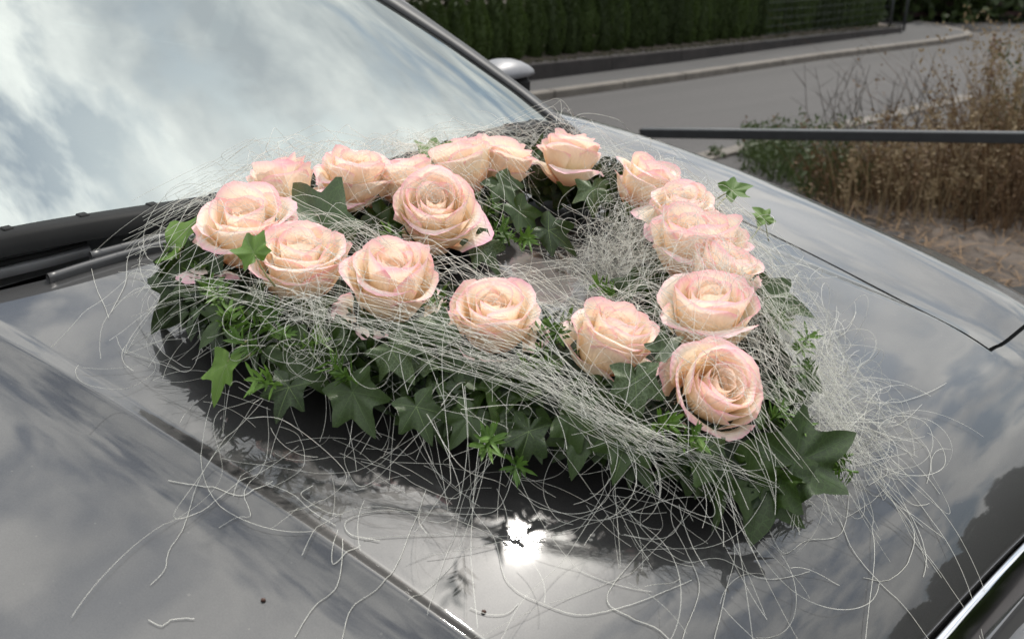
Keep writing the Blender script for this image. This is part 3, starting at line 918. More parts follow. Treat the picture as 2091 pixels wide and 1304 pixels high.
def rose(center, R, axis, label, variant, squash=1.0, openness=1.0):
    ax = (Vector(axis).normalized() + Vector((0, -0.05, 0))).normalized()
    base = center - ax * (0.86 * R)
    rot = ax.to_track_quat('Z', 'Y') @ Quaternion((0, 0, 1), uni(0, 6.28))
    # calyx: small green cup carrying the petals
    v = []; f = []
    prof = [(0.05, -0.42), (0.10, -0.30), (0.24, -0.16), (0.34, -0.02), (0.30, 0.05), (0.12, 0.10), (0.02, 0.30)]
    for r, z in prof:
        for k in range(10): a = 2 * math.pi * k / 10; v.append((r * R * math.cos(a), r * R * math.sin(a), z * R))
    for i in range(len(prof) - 1):
        for k in range(10): f.append((i * 10 + k, i * 10 + (k + 1) % 10, (i + 1) * 10 + (k + 1) % 10, (i + 1) * 10 + k))
    ro = obj('rose', v, f, M['calyx'], wreath)
    ro.location = base - W_ORG; ro.rotation_mode = 'QUATERNION'; ro.rotation_quaternion = rot
    ro['label'] = label
    o_ = openness * uni(0.92, 1.08); squash *= uni(0.9, 1.12); wild = uni(0.8, 1.7)
    ro.scale = (uni(0.94, 1.06), uni(0.94, 1.06), 1.0)
    # petals, height, half angle, curl, foot, spiral, unevenness, rounding of the rim
    rings = [(2, 0.13, 0.74, 2.3, 0.0, 0.30, 0.16, 0.02, 0.10), (3, 0.25, 0.92, 1.75, 0.05, 0.22, 0.16, 0.025, 0.14), (3, 0.41 * o_, 1.12, 1.55, 0.16, 0.14, 0.11, 0.03, 0.18),
             (4, 0.60 * o_, 1.30, 1.20, 0.30, 0.06, 0.08, 0.035, 0.22), (4, 0.77 * o_, 1.34, 1.18, 0.42, 0.0, 0.06, 0.04, 0.24), (5, 0.90 * o_, 1.18, 1.0, 0.50, -0.06, 0.05, 0.05, 0.26)]
    if variant % 3 != 1: rings.append((3, 0.92, 0.74, 0.9, 0.95, -0.10, 0.03, 0.06, 0.28))
    sq = squash
    off = uni(0, 6.28)
    for ri, (n, r, h, al, cu, z0, sp, rg, fl) in enumerate(rings):
        off += 0.9 + uni(-.2, .2)
        for k in range(n):
            ph = off + 2 * math.pi * k / n + uni(-0.16, 0.16)
            v, uv = petal_grid(R * r * uni(0.95, 1.06), R * h * sq * uni(0.93, 1.05), ph, al * uni(0.94, 1.1), cu * uni(0.3, 1.8), R * z0 * sq, sp * uni(0.5, 1.5), rg * wild,
                               9, 9, point=(k + ri) % 2, flat=fl * uni(0.8, 1.25))
            pm = M['petal_outer'] if (ri >= 4 and uni(0, 1) < 0.28) else M['petal'] if ri >= 2 else M['petal_inner']
            obj('petal', v, grid_faces(9, 9), pm, ro, True, uv)
    return ro
ROSES = [  # pixel, apparent width, axis (right, away, up), where it sits
    (505, 482, 172, (0.05, -0.20, 1), 'peach rose at the left end of the wreath beside the cowl', 0, 1.0),
    (612, 546, 196, (0.12, -0.16, 1), 'wide peach rose, second along the near side from the left', 1, 1.0),
    (798, 592, 194, (0.16, -0.22, 1), 'peach rose in the middle of the near side', 2, 1.0),
    (1007, 657, 186, (0.08, -0.30, 1), 'peach rose on the near side under the open middle of the heart', 0, 1.0),
    (1246, 700, 188, (0.36, -0.10, 1), 'peach rose tilted right, next to the tip of the heart', 2, 1.0),
    (1458, 797, 198, (0.36, -0.62, 0.8), 'largest peach rose at the tip of the heart, facing outwards', 0, 1.0),
    (1445, 652, 196, (0.02, -0.12, 1), 'open peach rose behind the tip rose, under twine', 1, 1.05),
    (1474, 572, 150, (0.30, -0.10, 1), 'pink-edged rose half covered by twine beside a dark ivy leaf', 2, 1.0),
    (1420, 508, 168, (0.0, -0.08, 1), 'broad pale rose under twine on the far side', 1, 1.0),
    (1390, 438, 128, (0.08, -0.25, 1), 'small round rose on the far side with an open centre', 0, 1.0),
    (1322, 372, 126, (0.50, 0.05, 0.9), 'ragged pink rose leaning outwards on the far lobe', 2, 1.0),
    (1165, 318, 126, (0.15, 0.25, 1), 'peach rose on the far lobe near the pillar foot', 0, 1.0),
    (1020, 325, 118, (0.25, 0.30, 1), 'bright pink-topped rose on the far lobe', 2, 1.0),
    (945, 345, 106, (-0.35, 0.20, 1), 'pale cream rose left of the pink-topped one', 1, 1.0),
    (890, 440, 166, (0.05, -0.42, 0.9), 'rose in the notch of the heart facing the viewer', 0, 1.05),
    (832, 368, 96, (-0.10, 0.20, 1), 'pale rose behind the notch rose', 1, 1.0),
    (725, 368, 134, (0.12, -0.10, 1), 'peach rose on the near lobe by the windscreen', 2, 1.0),
    (580, 380, 116, (-0.25, 0.25, 1), 'pale rose on the near lobe seen from its side', 0, 1.0),
]
rose_dome = []
for (u, vv, dpx, ax, lab, var, op) in ROSES:
    h = hit(u, vv, 0.097); R = dpx * h[2] / FPX / 2 * 0.99
    R = min(max(R, 0.036), 0.049)
    c = carp(h[0], h[1], B0(h[0], h[1]) + 0.097)
    rose(c, R * (0.97 if vv > 520 else 1.04), ax, lab, var, 1.34, op)
    rose_dome.append((h[0], h[1], 0.097, R))

rose_balls = []
for (u, vv, dpx, ax, lab, var, op), (s_, w_, h_, R_) in zip(ROSES, rose_dome):
    rose_balls.append((carp(s_, w_, B0(s_, w_) + h_), R_))
def in_rose(p, k=1.0):
    return any((p - c).length < R_ * k for c, R_ in rose_balls)
# ---- ivy leaves
IV = [(0, 1.0), (9, 0.78), (18, 0.60), (28, 0.50), (40, 0.58), (52, 0.82), (60, 0.66), (72, 0.50), (90, 0.43), (106, 0.48), (120, 0.62), (132, 0.52), (150, 0.40), (168, 0.30), (180, 0.10)]
def ivy_mesh(name, size, mat, ripple, fold, bend, narrow=1.0, stretch=1.0):
    an = np.linspace(-180, 180, 61)
    rr = np.interp(np.abs(an), [a for a, _ in IV], [r for _, r in IV])
    v = [(0, 0, 0)]; f = []
    p1, p2 = uni(0, 6), uni(0, 6)
    rings = (0.3, 0.6, 0.85, 1.0)
    for g in rings:
        for k in range(60):
            a = math.radians(an[k]); r = rr[k] * g
            x = r * math.cos(a) * stretch; y = r * math.sin(a) * narrow
            z = -bend * x * abs(x) + fold * abs(y) + ripple * math.sin(4 * a + p1) * g * g + ripple * 0.5 * math.sin(9 * a + p2) * g ** 3
            v.append((x * size, y * size, z * size))
    for k in range(60):
        k2 = (k + 1) % 60
        f.append((0, 1 + k, 1 + k2))
        for g in range(3): b = 1 + g * 60; f.append((b + k, b + 60 + k, b + 60 + k2, b + k2))
    me = mesh_of(name, v, f, mat)
    # veins: narrow raised strips on both faces
    vv = []; vf = []
    for deg in (0, 52, -52, 120, -120):
        a = math.radians(deg); R_ = float(np.interp(abs(deg), [a_ for a_, _ in IV], [r for _, r in IV])) * 0.93
        for sd in (1, -1):
            b = len(vv); ns = 7
            for i in range(ns):
                g = i / (ns - 1); r = R_ * g; wd = 0.009 * (1 - 0.8 * g) if deg == 0 else 0.006 * (1 - 0.8 * g)
                for e in (-1, 1):
                    x0 = r * math.cos(a) - e * wd * math.sin(a); y0 = r * math.sin(a) + e * wd * math.cos(a)
                    gg = g * 0.93; x = x0 * stretch; y = y0 * narrow
                    z = -bend * x * abs(x) + fold * abs(y) + ripple * math.sin(4 * a + p1) * gg * gg + ripple * 0.5 * math.sin(9 * a + p2) * gg ** 3
                    vv.append((x * size, y * size, z * size + sd * 0.0007))
            for i in range(ns - 1): vf.append((b + 2 * i, b + 2 * i + 1, b + 2 * i + 3, b + 2 * i + 2))
    ve = mesh_of('vein', vv, vf, None)
    return me, ve
IVY = {}
for key, sz, rip, fo, be, na, stx in (('a', 1, .07, .14, .28, 1.0, 1.0), ('b', 1, .09, .06, .5, 0.9, 1.05), ('c', 1, .05, .30, .2, 0.8, 1.15), ('d', 1, .10, -.12, .42, 1.1, 0.95)):
    IVY[key] = ivy_mesh('ivy_leaf', sz, M['ivy_dark'], rip, fo, be, na, stx)
def ivy_leaf(pos, tip, normal, size, mat, vein, key, label=None, stalk=0.5, veins=True):
    x = Vector(tip).normalized(); z = Vector(normal); z = (z - x * z.dot(x))
    if z.length < 1e-3: z = Vector((0.1, 0, 1)) - x * x.z
    z.normalize(); y = z.cross(x)
    me, ve = IVY[key]
    o = bpy.data.objects.new('ivy_leaf', me); link(o, wreath)
    if mat != 'ivy_dark':
        me2 = bpy.data.meshes.get('ivy_' + mat + key)
        if not me2:
            me2 = me.copy(); me2.name = 'ivy_' + mat + key; me2.materials.clear(); me2.materials.append(M[mat])
        o.data = me2
    Mx = Matrix((x, y, z)).transposed().to_4x4() @ Matrix.Scale(size, 4)
    Mx.translation = Vector(pos) - W_ORG
    o.matrix_basis = Mx
    if label: o['label'] = label
    if veins:
        vn = 'vein_' + vein + key
        vm = bpy.data.meshes.get(vn)
        if not vm:
            vm = ve.copy(); vm.name = vn; vm.materials.append(M[vein])
        vo = bpy.data.objects.new('vein', vm); link(vo, o)
    if stalk:
        sm = bpy.data.meshes.get('leaf_stalk')
        if not sm:
            mb = MB(); mb.tube([(-0.10, 0, 0.0), (-0.35, 0.02, -0.06), (-0.7, 0.03, -0.22), (-1.0, 0.0, -0.45)], [0.022, 0.022, 0.026, 0.028], 6)
            sm = mesh_of('leaf_stalk', mb.v, mb.f, M['stalk'])
        so = bpy.data.objects.new('stalk', sm); link(so, o)
    return o
def pix(u, vv, h):
    q = hit(u, vv, h); return carp(q[0], q[1], B0(q[0], q[1]) + h), q[2]
# the leaves one can single out: base pixel, tip pixel, heights, leaf normal
RT, AW, UP = Vector((1, 0, 0)), Vector((0, 1, 0)), Vector((0, 0, 1))
NAMED = [
    ((660, 470), 0.085, (596, 362), 0.150, (0.25, -0.95, 0.3), 'ivy_dark', 'vein_dark', 'c', 'large dark ivy leaf standing between the near-lobe roses', 0.9),
    ((1565, 610), 0.075, (1672, 634), 0.070, (0.1, -0.55, 0.9), 'ivy_dark', 'vein_dark', 'a', 'large dark ivy leaf jutting right beside the pink-edged rose', 0.95),
    ((1622, 945), 0.062, (1760, 882), 0.07, (0.0, -0.85, 0.5), 'ivy_dark', 'vein_dark', 'a', 'biggest dark ivy leaf with net veins at the tip of the heart', 1.0),
    ((1297, 772), 0.085, (1303, 862), 0.055, (-0.05, -0.8, 0.6), 'ivy_mid', 'vein', 'a', 'grey-green ivy leaf with pale veins below the tilted rose', 1.0),
    ((1494, 390), 0.085, (1540, 372), 0.086, (-0.2, -0.6, 0.8), 'ivy_light', 'vein', 'a', 'small bright green ivy leaf at the outer right, upper of the two', 1.0),
    ((1560, 447), 0.055, (1545, 412), 0.062, (0.1, -0.7, 0.7), 'ivy_light', 'vein', 'b', 'small bright green ivy leaf at the outer right, lower of the two', 1.0),
    ((462, 745), 0.040, (432, 812), 0.012, (-0.3, -0.8, 0.5), 'ivy_light', 'vein', 'c', 'bright green ivy leaf hanging at the left foot of the wreath', 1.0),
    ((372, 498), 0.060, (410, 405), 0.098, (-0.6, -0.7, 0.3), 'ivy_light', 'vein', 'c', 'narrow upright ivy leaf at the far left beside the cowl', 1.0),
    ((518, 516), 0.135, (488, 462), 0.150, (0.0, -0.9, 0.45), 'ivy_light', 'vein', 'b', 'small green ivy leaf in front of the leftmost rose', 1.0),
    ((884, 322), 0.085, (884, 272), 0.120, (0.1, -0.9, 0.4), 'ivy_light', 'vein', 'c', 'tiny light ivy leaf standing up at the windscreen', 1.0),
    ((800, 715), 0.070, (838, 780), 0.040, (-0.1, -0.85, 0.5), 'ivy_mid', 'vein', 'd', 'grey-green rounded ivy leaf under the twine on the near side', 1.0),
    ((905, 668), 0.085, (845, 700), 0.070, (-0.1, -0.8, 0.6), 'ivy_mid', 'vein', 'd', None, 1.0),
    ((1210, 385), 0.070, (1215, 440), 0.050, (0.1, -0.8, 0.6), 'ivy_mid', 'vein', 'd', 'grey-green ivy leaf on the inner side of the far lobe', 1.0),
    ((1020, 375), 0.075, (1060, 420), 0.055, (0.2, -0.7, 0.7), 'ivy_dark', 'vein_dark', 'a', None, 1.0),
    ((980, 500), 0.055, (1020, 550), 0.03, (0.1, -0.8, 0.6), 'ivy_mid', 'vein', 'b', None, 1.0),
    ((1350, 715), 0.095, (1395, 682), 0.115, (-0.3, -0.8, 0.5), 'ivy_dark', 'vein_dark', 'c', 'dark ivy leaf wedged between the tip rose and its neighbour', 0.9),
    ((1165, 850), 0.055, (1252, 880), 0.05, (0.0, -0.8, 0.6), 'ivy_dark', 'vein_dark', 'd', None, 1.0),
    ((1190, 870), 0.045, (1170, 975), 0.014, (0.0, -0.9, 0.4), 'ivy_dark', 'vein_dark', 'a', None, 1.0),
    ((720, 800), 0.04, (760, 890), 0.012, (0.0, -0.9, 0.4), 'ivy_dark', 'vein_dark', 'a', None, 1.0),
    ((1010, 860), 0.04, (1020, 930), 0.014, (0.0, -0.9, 0.4), 'ivy_dark', 'vein_dark', 'd', None, 1.0),
    ((600, 720), 0.05, (660, 800), 0.02, (0.0, -0.9, 0.4), 'ivy_dark', 'vein_dark', 'b', None, 1.0),
    ((960, 850), 0.04, (920, 915), 0.014, (0.0, -0.9, 0.4), 'ivy_dark', 'vein_dark', 'a', None, 1.0),
    ((1390, 880), 0.05, (1330, 950), 0.02, (0.0, -0.9, 0.4), 'ivy_dark', 'vein_dark', 'b', None, 1.0),
    ((1640, 760), 0.05, (1660, 830), 0.02, (0.6, -0.6, 0.4), 'ivy_dark', 'vein_dark', 'c', None, 1.0),
    ((430, 610), 0.05, (392, 640), 0.02, (-0.7, -0.6, 0.4), 'ivy_dark', 'vein', 'c', None, 1.0),
    ((590, 790), 0.045, (560, 860), 0.02, (-0.1, -0.9, 0.4), 'ivy_dark', 'vein', 'a', None, 1.0),
    ((850, 830), 0.045, (880, 905), 0.02, (0.1, -0.9, 0.4), 'ivy_dark', 'vein', 'a', None, 1.0),
    ((1080, 880), 0.05, (1060, 960), 0.02, (0.1, -0.9, 0.4), 'ivy_dark', 'vein', 'b', None, 1.0),
    ((1440, 920), 0.05, (1450, 1000), 0.02, (0.1, -0.9, 0.4), 'ivy_dark', 'vein', 'a', None, 1.0),
    ((1280, 890), 0.05, (1255, 985), 0.02, (0.0, -0.9, 0.5), 'ivy_dark', 'vein', 'a', None, 1.0),
    ((700, 690), 0.06, (640, 740), 0.045, (0.0, -0.9, 0.5), 'ivy_mid', 'vein', 'd', None, 1.0),
    ((1120, 470), 0.05, (1180, 510), 0.04, (0.0, -0.8, 0.6), 'ivy_dark', 'vein', 'b', None, 1.0),
    ((1060, 430), 0.06, (1100, 480), 0.05, (0.0, -0.8, 0.6), 'ivy_dark', 'vein', 'c', None, 1.0),
    ((1290, 580), 0.04, (1240, 610), 0.03, (0.0, -0.8, 0.6), 'ivy_mid', 'vein', 'c', None, 1.0),
    ((480, 640), 0.05, (400, 700), 0.02, (-0.5, -0.8, 0.4), 'ivy_dark', 'vein_dark', 'a', None, 1.0),
]
for (b, hb, t, ht, nrm, mat, ve, key, lab, k) in NAMED:
    hb += 0.020; ht += 0.025
    p0, _ = pix(*b, hb)
    vd = (p0 - Vector((0, 0, CAM_H)))
    p1 = Vector((0, 0, CAM_H)) + Vector(ray(*t)) * (vd.length / float(np.linalg.norm(ray(*b))) * (1.0 + (hb - ht) * -0.6))
    d = p1 - p0; L_ = d.length; dn = d.normalized()
    ivy_leaf(p0, dn, Vector(nrm), L_ / 0.97, mat, ve, key, lab, 0.5 if mat == 'ivy_light' else 0)
for vine in ([(1494, 392, .085), (1472, 412, .085), (1448, 440, .07), (1425, 470, .04)], [(1560, 449, .055), (1540, 480, .055), (1508, 515, .05), (1480, 540, .04)],
             [(372, 500, .06), (400, 497, .065), (440, 500, .06)], [(462, 745, .04), (490, 735, .05), (530, 715, .05)]):
    mb = MB(); mb.tube([wl3(pix(u, vv, h)[0]) for u, vv, h in vine], [0.0008, 0.001, 0.0012, 0.0014][:len(vine)], 6); mb.build('vine', M['stalk'], wreath, True)
# the rest of the ivy that clothes the ring
keys = 'abcd'
for n_ in range(330):
    i = int(rw.integers(0, NHP)); 
    phi = math.radians(uni(-45, 200) if n_ % 2 else uni(-45, 50))
    if n_ > 290: i = int(rw.integers(-6, 46)) % NHP; phi = math.radians(uni(-50, 40))
    p, nn, tt = ringpt(i, phi, 0.004)
    fall = (nn * 0.5 + tt * uni(-0.9, 0.9) + Vector((0, 0, -0.55 if math.cos(phi) > 0.3 else uni(-0.3, 0.4)))).normalized()
    nrm = (nn + Vector((uni(-.8, .8), uni(-.8, .8), uni(-.2, .7)))).normalized()
    sz = uni(0.022, 0.046) if n_ < 270 else uni(0.040, 0.068)
    pos = p - fall * sz * 0.25
    tipz = pos + fall * sz
    h = tipz
    q = np.array([tipz.x, tipz.y]) - CO; hz = CAM_H + B0(q @ CF, q @ CL)
    if tipz.z < hz + lift(i) - 0.008:
        fall.z += (hz + lift(i) - 0.006 - tipz.z) / sz; fall.normalize()
    if any(in_rose(pos + fall * sz * g, 1.05) for g in (0, 0.5, 1.0)): continue
    ivy_leaf(pos, fall, nrm, sz, 'ivy_dark' if uni(0, 1) < 0.80 else 'ivy_mid', 'vein_dark', keys[n_ % 4], None, 0, veins=(n_ % 2 == 0 or sz > 0.04))

for n_ in range(150):
    i = int(rw.integers(58, 126)) % NHP
    p, nn, tt = ringpt(i, math.radians(uni(115, 215)), 0.006)
    d = (Vector((0, 0, 1)) * uni(0.1, 0.7) + tt * uni(-.8, .8) + nn * uni(0, .6)).normalized(); sz = uni(0.026, 0.044)
    pos = p + Vector((0, 0, uni(0.0, 0.012)))
    if any(in_rose(pos + d * sz * g, 1.05) for g in (0, 0.5, 1.0)): continue
    ivy_leaf(pos, d, Vector((uni(-.5, .5), -1.0, uni(0, .7))), sz, 'ivy_dark' if n_ % 4 else 'ivy_mid', 'vein_dark', keys[n_ % 4], None, 0, veins=(n_ % 2 == 0))
# dark small-leaved filling
def leaf_cards(n_, rad, lo, hi, grow, wr=0.45):
    vs = []; fs = []
    for _ in range(n_):
        i = int(rw.integers(0, NHP)); phi = math.radians(uni(-60, 240)); p, nn, tt = ringpt(i, phi, uni(-0.004, grow))
        L_ = uni(lo, hi)
        d = (nn * uni(0.3, 1) + tt * uni(-1, 1) + Vector((uni(-.3, .3), uni(-.3, .3), uni(-.3, .5)))).normalized()
        sd = d.cross(Vector((uni(-1, 1), uni(-1, 1), uni(-1, 1)))).normalized() * L_ * wr * 0.5
        up = d.cross(sd).normalized() * L_ * 0.08
        q = np.array([p.x, p.y]) - CO
        if in_rose(p) or in_rose(p + d * L_): continue
        if (p + d * L_).z < CAM_H + B0(q @ CF, q @ CL) + lift(i) - 0.010: continue
        b = len(vs); m = p + d * L_ * 0.5
        vs += [wl3(p), wl3(m + sd + up), wl3(p + d * L_), wl3(m - sd + up), wl3(m - up * 0.4)]
        fs += [(b, b + 4, b + 1), (b + 1, b + 4, b + 2), (b + 2, b + 4, b + 3), (b + 3, b + 4, b)]
    return vs, fs
vs, fs = leaf_cards(4200, 0, 0.010, 0.022, 0.008)
tag(obj('box_foliage', vs, fs, M['box'], wreath, True), kind='stuff')

# fresh needle sprigs
def sprig(u, vv, h, tilt, L_, nneed):
    p, t_ = pix(u, vv, h)
    ax = Vector(tilt).normalized(); mb = MB()
    st = [ax * (L_ * k / 4) + Vector((uni(-.002, .002), uni(-.002, .002), 0)) for k in range(5)]
    mb.tube(st, [0.0013, 0.0012, 0.0011, 0.001, 0.0007], 5)
    for k in range(nneed):
        g = uni(0.15, 1.0); a = k * 2.4 + uni(-.3, .3)
        s1 = ax.orthogonal().normalized(); s2 = ax.cross(s1)
        d = (s1 * math.cos(a) + s2 * math.sin(a) + ax * uni(0.3, 0.9)).normalized()
        b0_ = ax * (L_ * g); ln = uni(0.012, 0.021); sd = d.cross(ax).normalized() * 0.0017; up = d.cross(sd).normalized() * 0.0010
        pts = [b0_, b0_ + d * ln * .3 + sd, b0_ + d * ln * .7 + sd * .9, b0_ + d * ln + Vector((0, 0, -0.001)), b0_ + d * ln * .7 - sd * .9, b0_ + d * ln * .3 - sd, b0_ + d * ln * .5 + up]
        mb.add(pts, [(0, 1, 6), (1, 2, 6), (2, 3, 6), (3, 4, 6), (4, 5, 6), (5, 0, 6)])
    o = mb.build('needle_sprig', M['sprig'], wreath, True)
    o.location = p - W_ORG - ax * L_ * 0.6
SPR = [(425, 590), (445, 610), (405, 560), (470, 650), (530, 660), (575, 690), (500, 700), (560, 640), (640, 700), (1100, 690), (1120, 735), (1085, 745), (1140, 680), (1160, 660),
       (765, 505), (790, 495), (1075, 490), (1040, 480), (1010, 470), (1690, 975), (1720, 960), (1715, 930), (1050, 945), (1000, 900), (1590, 850), (1620, 880), (1585, 660), (1560, 640),
       (1220, 720), (900, 610), (1000, 430), (1030, 360), (880, 330), (1240, 590), (700, 760), (1350, 860), (1410, 900), (540, 780), (1640, 700), (1650, 760)]
for (u, vv) in SPR:
    bottom = vv > 900
    sprig(u + uni(-6, 6), vv + uni(-6, 6), 0.045 if bottom else 0.085 if vv > 560 else 0.075, (uni(-.8, .8), uni(-.9, .1), 0.1 if bottom else uni(0.2, 1.0)), uni(0.018, 0.036), int(rw.integers(16, 28)))
# ---- sisal twine: hundreds of curled threads over, around and beyond the heart
HPn = HP
dom = np.array(rose_dome)
def env(s, w):
    """height of the wreath above the paint under a thread"""
    d2 = ((HPn[:, 0] - s) ** 2 + (HPn[:, 1] - w) ** 2).min(); d = math.sqrt(d2)
    e = 0.0
    if d < 0.112: e = 0.082 * math.sqrt(max(0.0, 1 - (d / 0.112) ** 2))
    r2 = (dom[:, 0] - s) ** 2 + (dom[:, 1] - w) ** 2
    k = r2 < (dom[:, 3] * 1.08) ** 2
    if k.any(): e = max(e, float((dom[k, 2] + np.sqrt(np.maximum(0, (dom[k, 3] * 1.08) ** 2 - r2[k])) * 0.92).max()))
    return e
tv = []; tf = []
def thread(path, rad):
    """three-sided tube, path in world coordinates (n,3)"""
    P = np.asarray(path); n_ = len(P); rad = rad * 0.78
    if n_ < 3: return
    T = np.gradient(P, axis=0); T /= (np.linalg.norm(T, axis=1, keepdims=True) + 1e-12)
    ref = np.array([0.31, 0.17, 0.93]); A = np.cross(T, ref); A /= (np.linalg.norm(A, axis=1, keepdims=True) + 1e-9); Bv = np.cross(T, A)
    b = len(tv)
    for k in range(3):
        pass
    ring = np.stack([P + (A * math.cos(an) + Bv * math.sin(an)) * rad for an in (0.0, 2.094, 4.189)], axis=1) - np.array(W_ORG)
    tv.extend(map(tuple, ring.reshape(-1, 3)))
    for i in range(n_ - 1):
        o_ = b + i * 3
        tf.append((o_, o_ + 1, o_ + 4, o_ + 3)); tf.append((o_ + 1, o_ + 2, o_ + 5, o_ + 4)); tf.append((o_ + 2, o_, o_ + 3, o_ + 5))
def to_world(arr):
    out = np.empty((len(arr), 3))
    for i, (s, w, h) in enumerate(arr):
        xy = CO + s * CF + w * CL; out[i] = (xy[0], xy[1], CAM_H + B(s, w) + h)
    return out
def curl(s, w, h0, ang, length, bend, wob, drape, home=None, pull=0.0, step=0.006, free=0.0):
    """a thread that wanders over the wreath: drape = how closely it follows what lies below"""
    n_ = int(length / step); out = []; h = h0; k = uni(-bend, bend); kk = uni(0, 6.28); dh = 0.0
    offs = abs(rw.normal(0, 0.010)) + 0.001
    lim = 0.115 if rw.random() < 0.97 else 0.30
    for i in range(n_):
        out.append((s, w, max(h, 0.0012)))
        if home is not None and i > 8 and ((HPn[:, 0] - s) ** 2 + (HPn[:, 1] - w) ** 2).min() > lim * lim: break
        k += rw.normal(0, wob) * math.sqrt(step); k = max(-bend * 1.8, min(bend * 1.8, k)); k *= 0.995
        if rw.random() < 0.004: ang += rw.normal(0, 0.8)
        if home is not None:
            ta = math.atan2(home[1] - w, home[0] - s); da = (ta - ang + math.pi) % (2 * math.pi) - math.pi
            ang += pull * da * step * math.hypot(home[0] - s, home[1] - w) / 0.05
        ang += k * step
        s += math.cos(ang) * step; w += math.sin(ang) * step
        tgt = env(s, w) * drape + offs + free * math.sin(kk + i * 0.09) * 0.012
        acc = (tgt - h) * 0.06; dh = dh * 0.80 + acc
        h += max(-0.6 * step, min(0.9 * step, dh))
    return out
def spot(u, vv, h=0.08):
    q = hit(u, vv, h); return q[0], q[1]
TANGLE = [  # pixel centre, spread (metres), number, length, bend, drape
    (1430, 540, 0.05, 55, 0.22, 30, 1.0), (1480, 600, 0.04, 40, 0.22, 30, 1.0), (1590, 690, 0.04, 85, 0.22, 40, 0.95),
    (1600, 790, 0.04, 40, 0.25, 30, 0.8), (1440, 650, 0.04, 30, 0.22, 28, 1.0), (1330, 470, 0.04, 40, 0.25, 30, 0.9), (1160, 420, 0.05, 60, 0.26, 30, 0.9), (1240, 350, 0.06, 50, 0.26, 26, 1.0),
    (1060, 330, 0.06, 46, 0.26, 26, 1.0), (900, 400, 0.035, 40, 0.20, 34, 1.05), (790, 345, 0.05, 40, 0.26, 26, 1.0), (620, 360, 0.05, 30, 0.26, 24, 1.0), (450, 430, 0.05, 36, 0.24, 26, 0.9),
    (400, 580, 0.035, 26, 0.20, 34, 0.6), (640, 690, 0.04, 34, 0.24, 34, 0.95), (760, 480, 0.06, 20, 0.30, 20, 1.0), (930, 560, 0.05, 22, 0.28, 26, 0.9), (1120, 560, 0.06, 16, 0.30, 24, 0.6),
    (900, 800, 0.05, 34, 0.24, 24, 0.9), (720, 760, 0.06, 18, 0.24, 24, 0.95), (1350, 900, 0.05, 30, 0.22, 26, 0.85), (1480, 930, 0.06, 20, 0.24, 24, 0.7), (560, 590, 0.05, 16, 0.28, 22, 1.0),
    (1000, 640, 0.06, 14, 0.35, 16, 1.05), (1240, 690, 0.06, 12, 0.35, 16, 1.05), (1450, 790, 0.05, 10, 0.35, 16, 1.05), (1540, 430, 0.05, 34, 0.22, 28, 0.7), (1440, 350, 0.05, 24, 0.24, 24, 0.8),
]
for (u, vv, spr, num, ln, bd, dr) in TANGLE:
    c = spot(u, vv, 0.075)
    for _ in range(int(num * 1.15)):
        s0, w0 = c[0] + rw.normal(0, spr * 0.8), c[1] + rw.normal(0, spr * 0.8)
        a = curl(s0, w0, env(s0, w0) * dr + uni(0, .02), uni(0, 6.28), ln * uni(0.5, 1.4), bd * uni(0.3, 1.2), bd * 0.55, dr, c, 0.35 * uni(0.2, 1.5), free=uni(0, 1))
        thread(to_world(a), uni(0.00015, 0.00029))
# fluffy balls: the nest at the inner right and the tuft at the outer right
def ball(u, vv, h, r, num, ln, bd):
    q = hit(u, vv, h); c = np.array(carp(q[0], q[1], B0(q[0], q[1]) + h))
    for _ in range(num):
        p = c + rw.normal(0, r * 0.45, 3); d = rw.normal(size=3); d /= np.linalg.norm(d); k = rw.normal(size=3); out = []
        for i in range(int(ln * uni(.6, 1.4) / 0.005)):
            out.append(p.copy()); k += rw.normal(0, 0.5, 3); k *= 0.93
            d = d + np.cross(k, d) * bd * 0.005 * 0.35 + (c - p) / r * 0.10; d /= np.linalg.norm(d); p = p + d * 0.005
            qq = p[:2] - CO; p[2] = max(p[2], CAM_H + B0(qq @ CF, qq @ CL) + 0.001)
        thread(np.array(out), uni(0.00015, 0.0003))
ball(1262, 525, 0.050, 0.050, 110, 0.26, 60)
ball(1590, 700, 0.07, 0.045, 56, 0.26, 50)
ball(1430, 560, 0.12, 0.045, 34, 0.24, 50)
ball(1700, 840, 0.030, 0.055, 30, 0.28, 34)
ball(1750, 900, 0.018, 0.050, 22, 0.26, 30)
ball(1670, 740, 0.040, 0.045, 22, 0.26, 34)
ball(640, 690, 0.09, 0.035, 30, 0.2, 50)
ball(900, 405, 0.125, 0.030, 24, 0.2, 60)
# long strands that lie along the ring
for k in range(140):
    i = int(rw.integers(0, 50)) if k < 100 else int(rw.integers(60, NHP))
    c, t, n_ = frame(i); n_ = n_ * OUTS; o_ = uni(-0.03, 0.075) if k < 100 else uni(-0.05, 0.05)
    s0, w0 = c + n_ * o_; sg_ = 1 if uni(0, 1) < 0.5 else -1
    a = curl(s0, w0, env(s0, w0) + 0.01, math.atan2(t[1], t[0]) + (0 if sg_ > 0 else math.pi) + rw.normal(0, 0.35), uni(0.15, 0.42), uni(2, 11), 4.0, 1.0, HP[(i + sg_ * 14) % NHP], 0.12, free=uni(0, .6))
    thread(to_world(a), uni(0.00017, 0.00032))
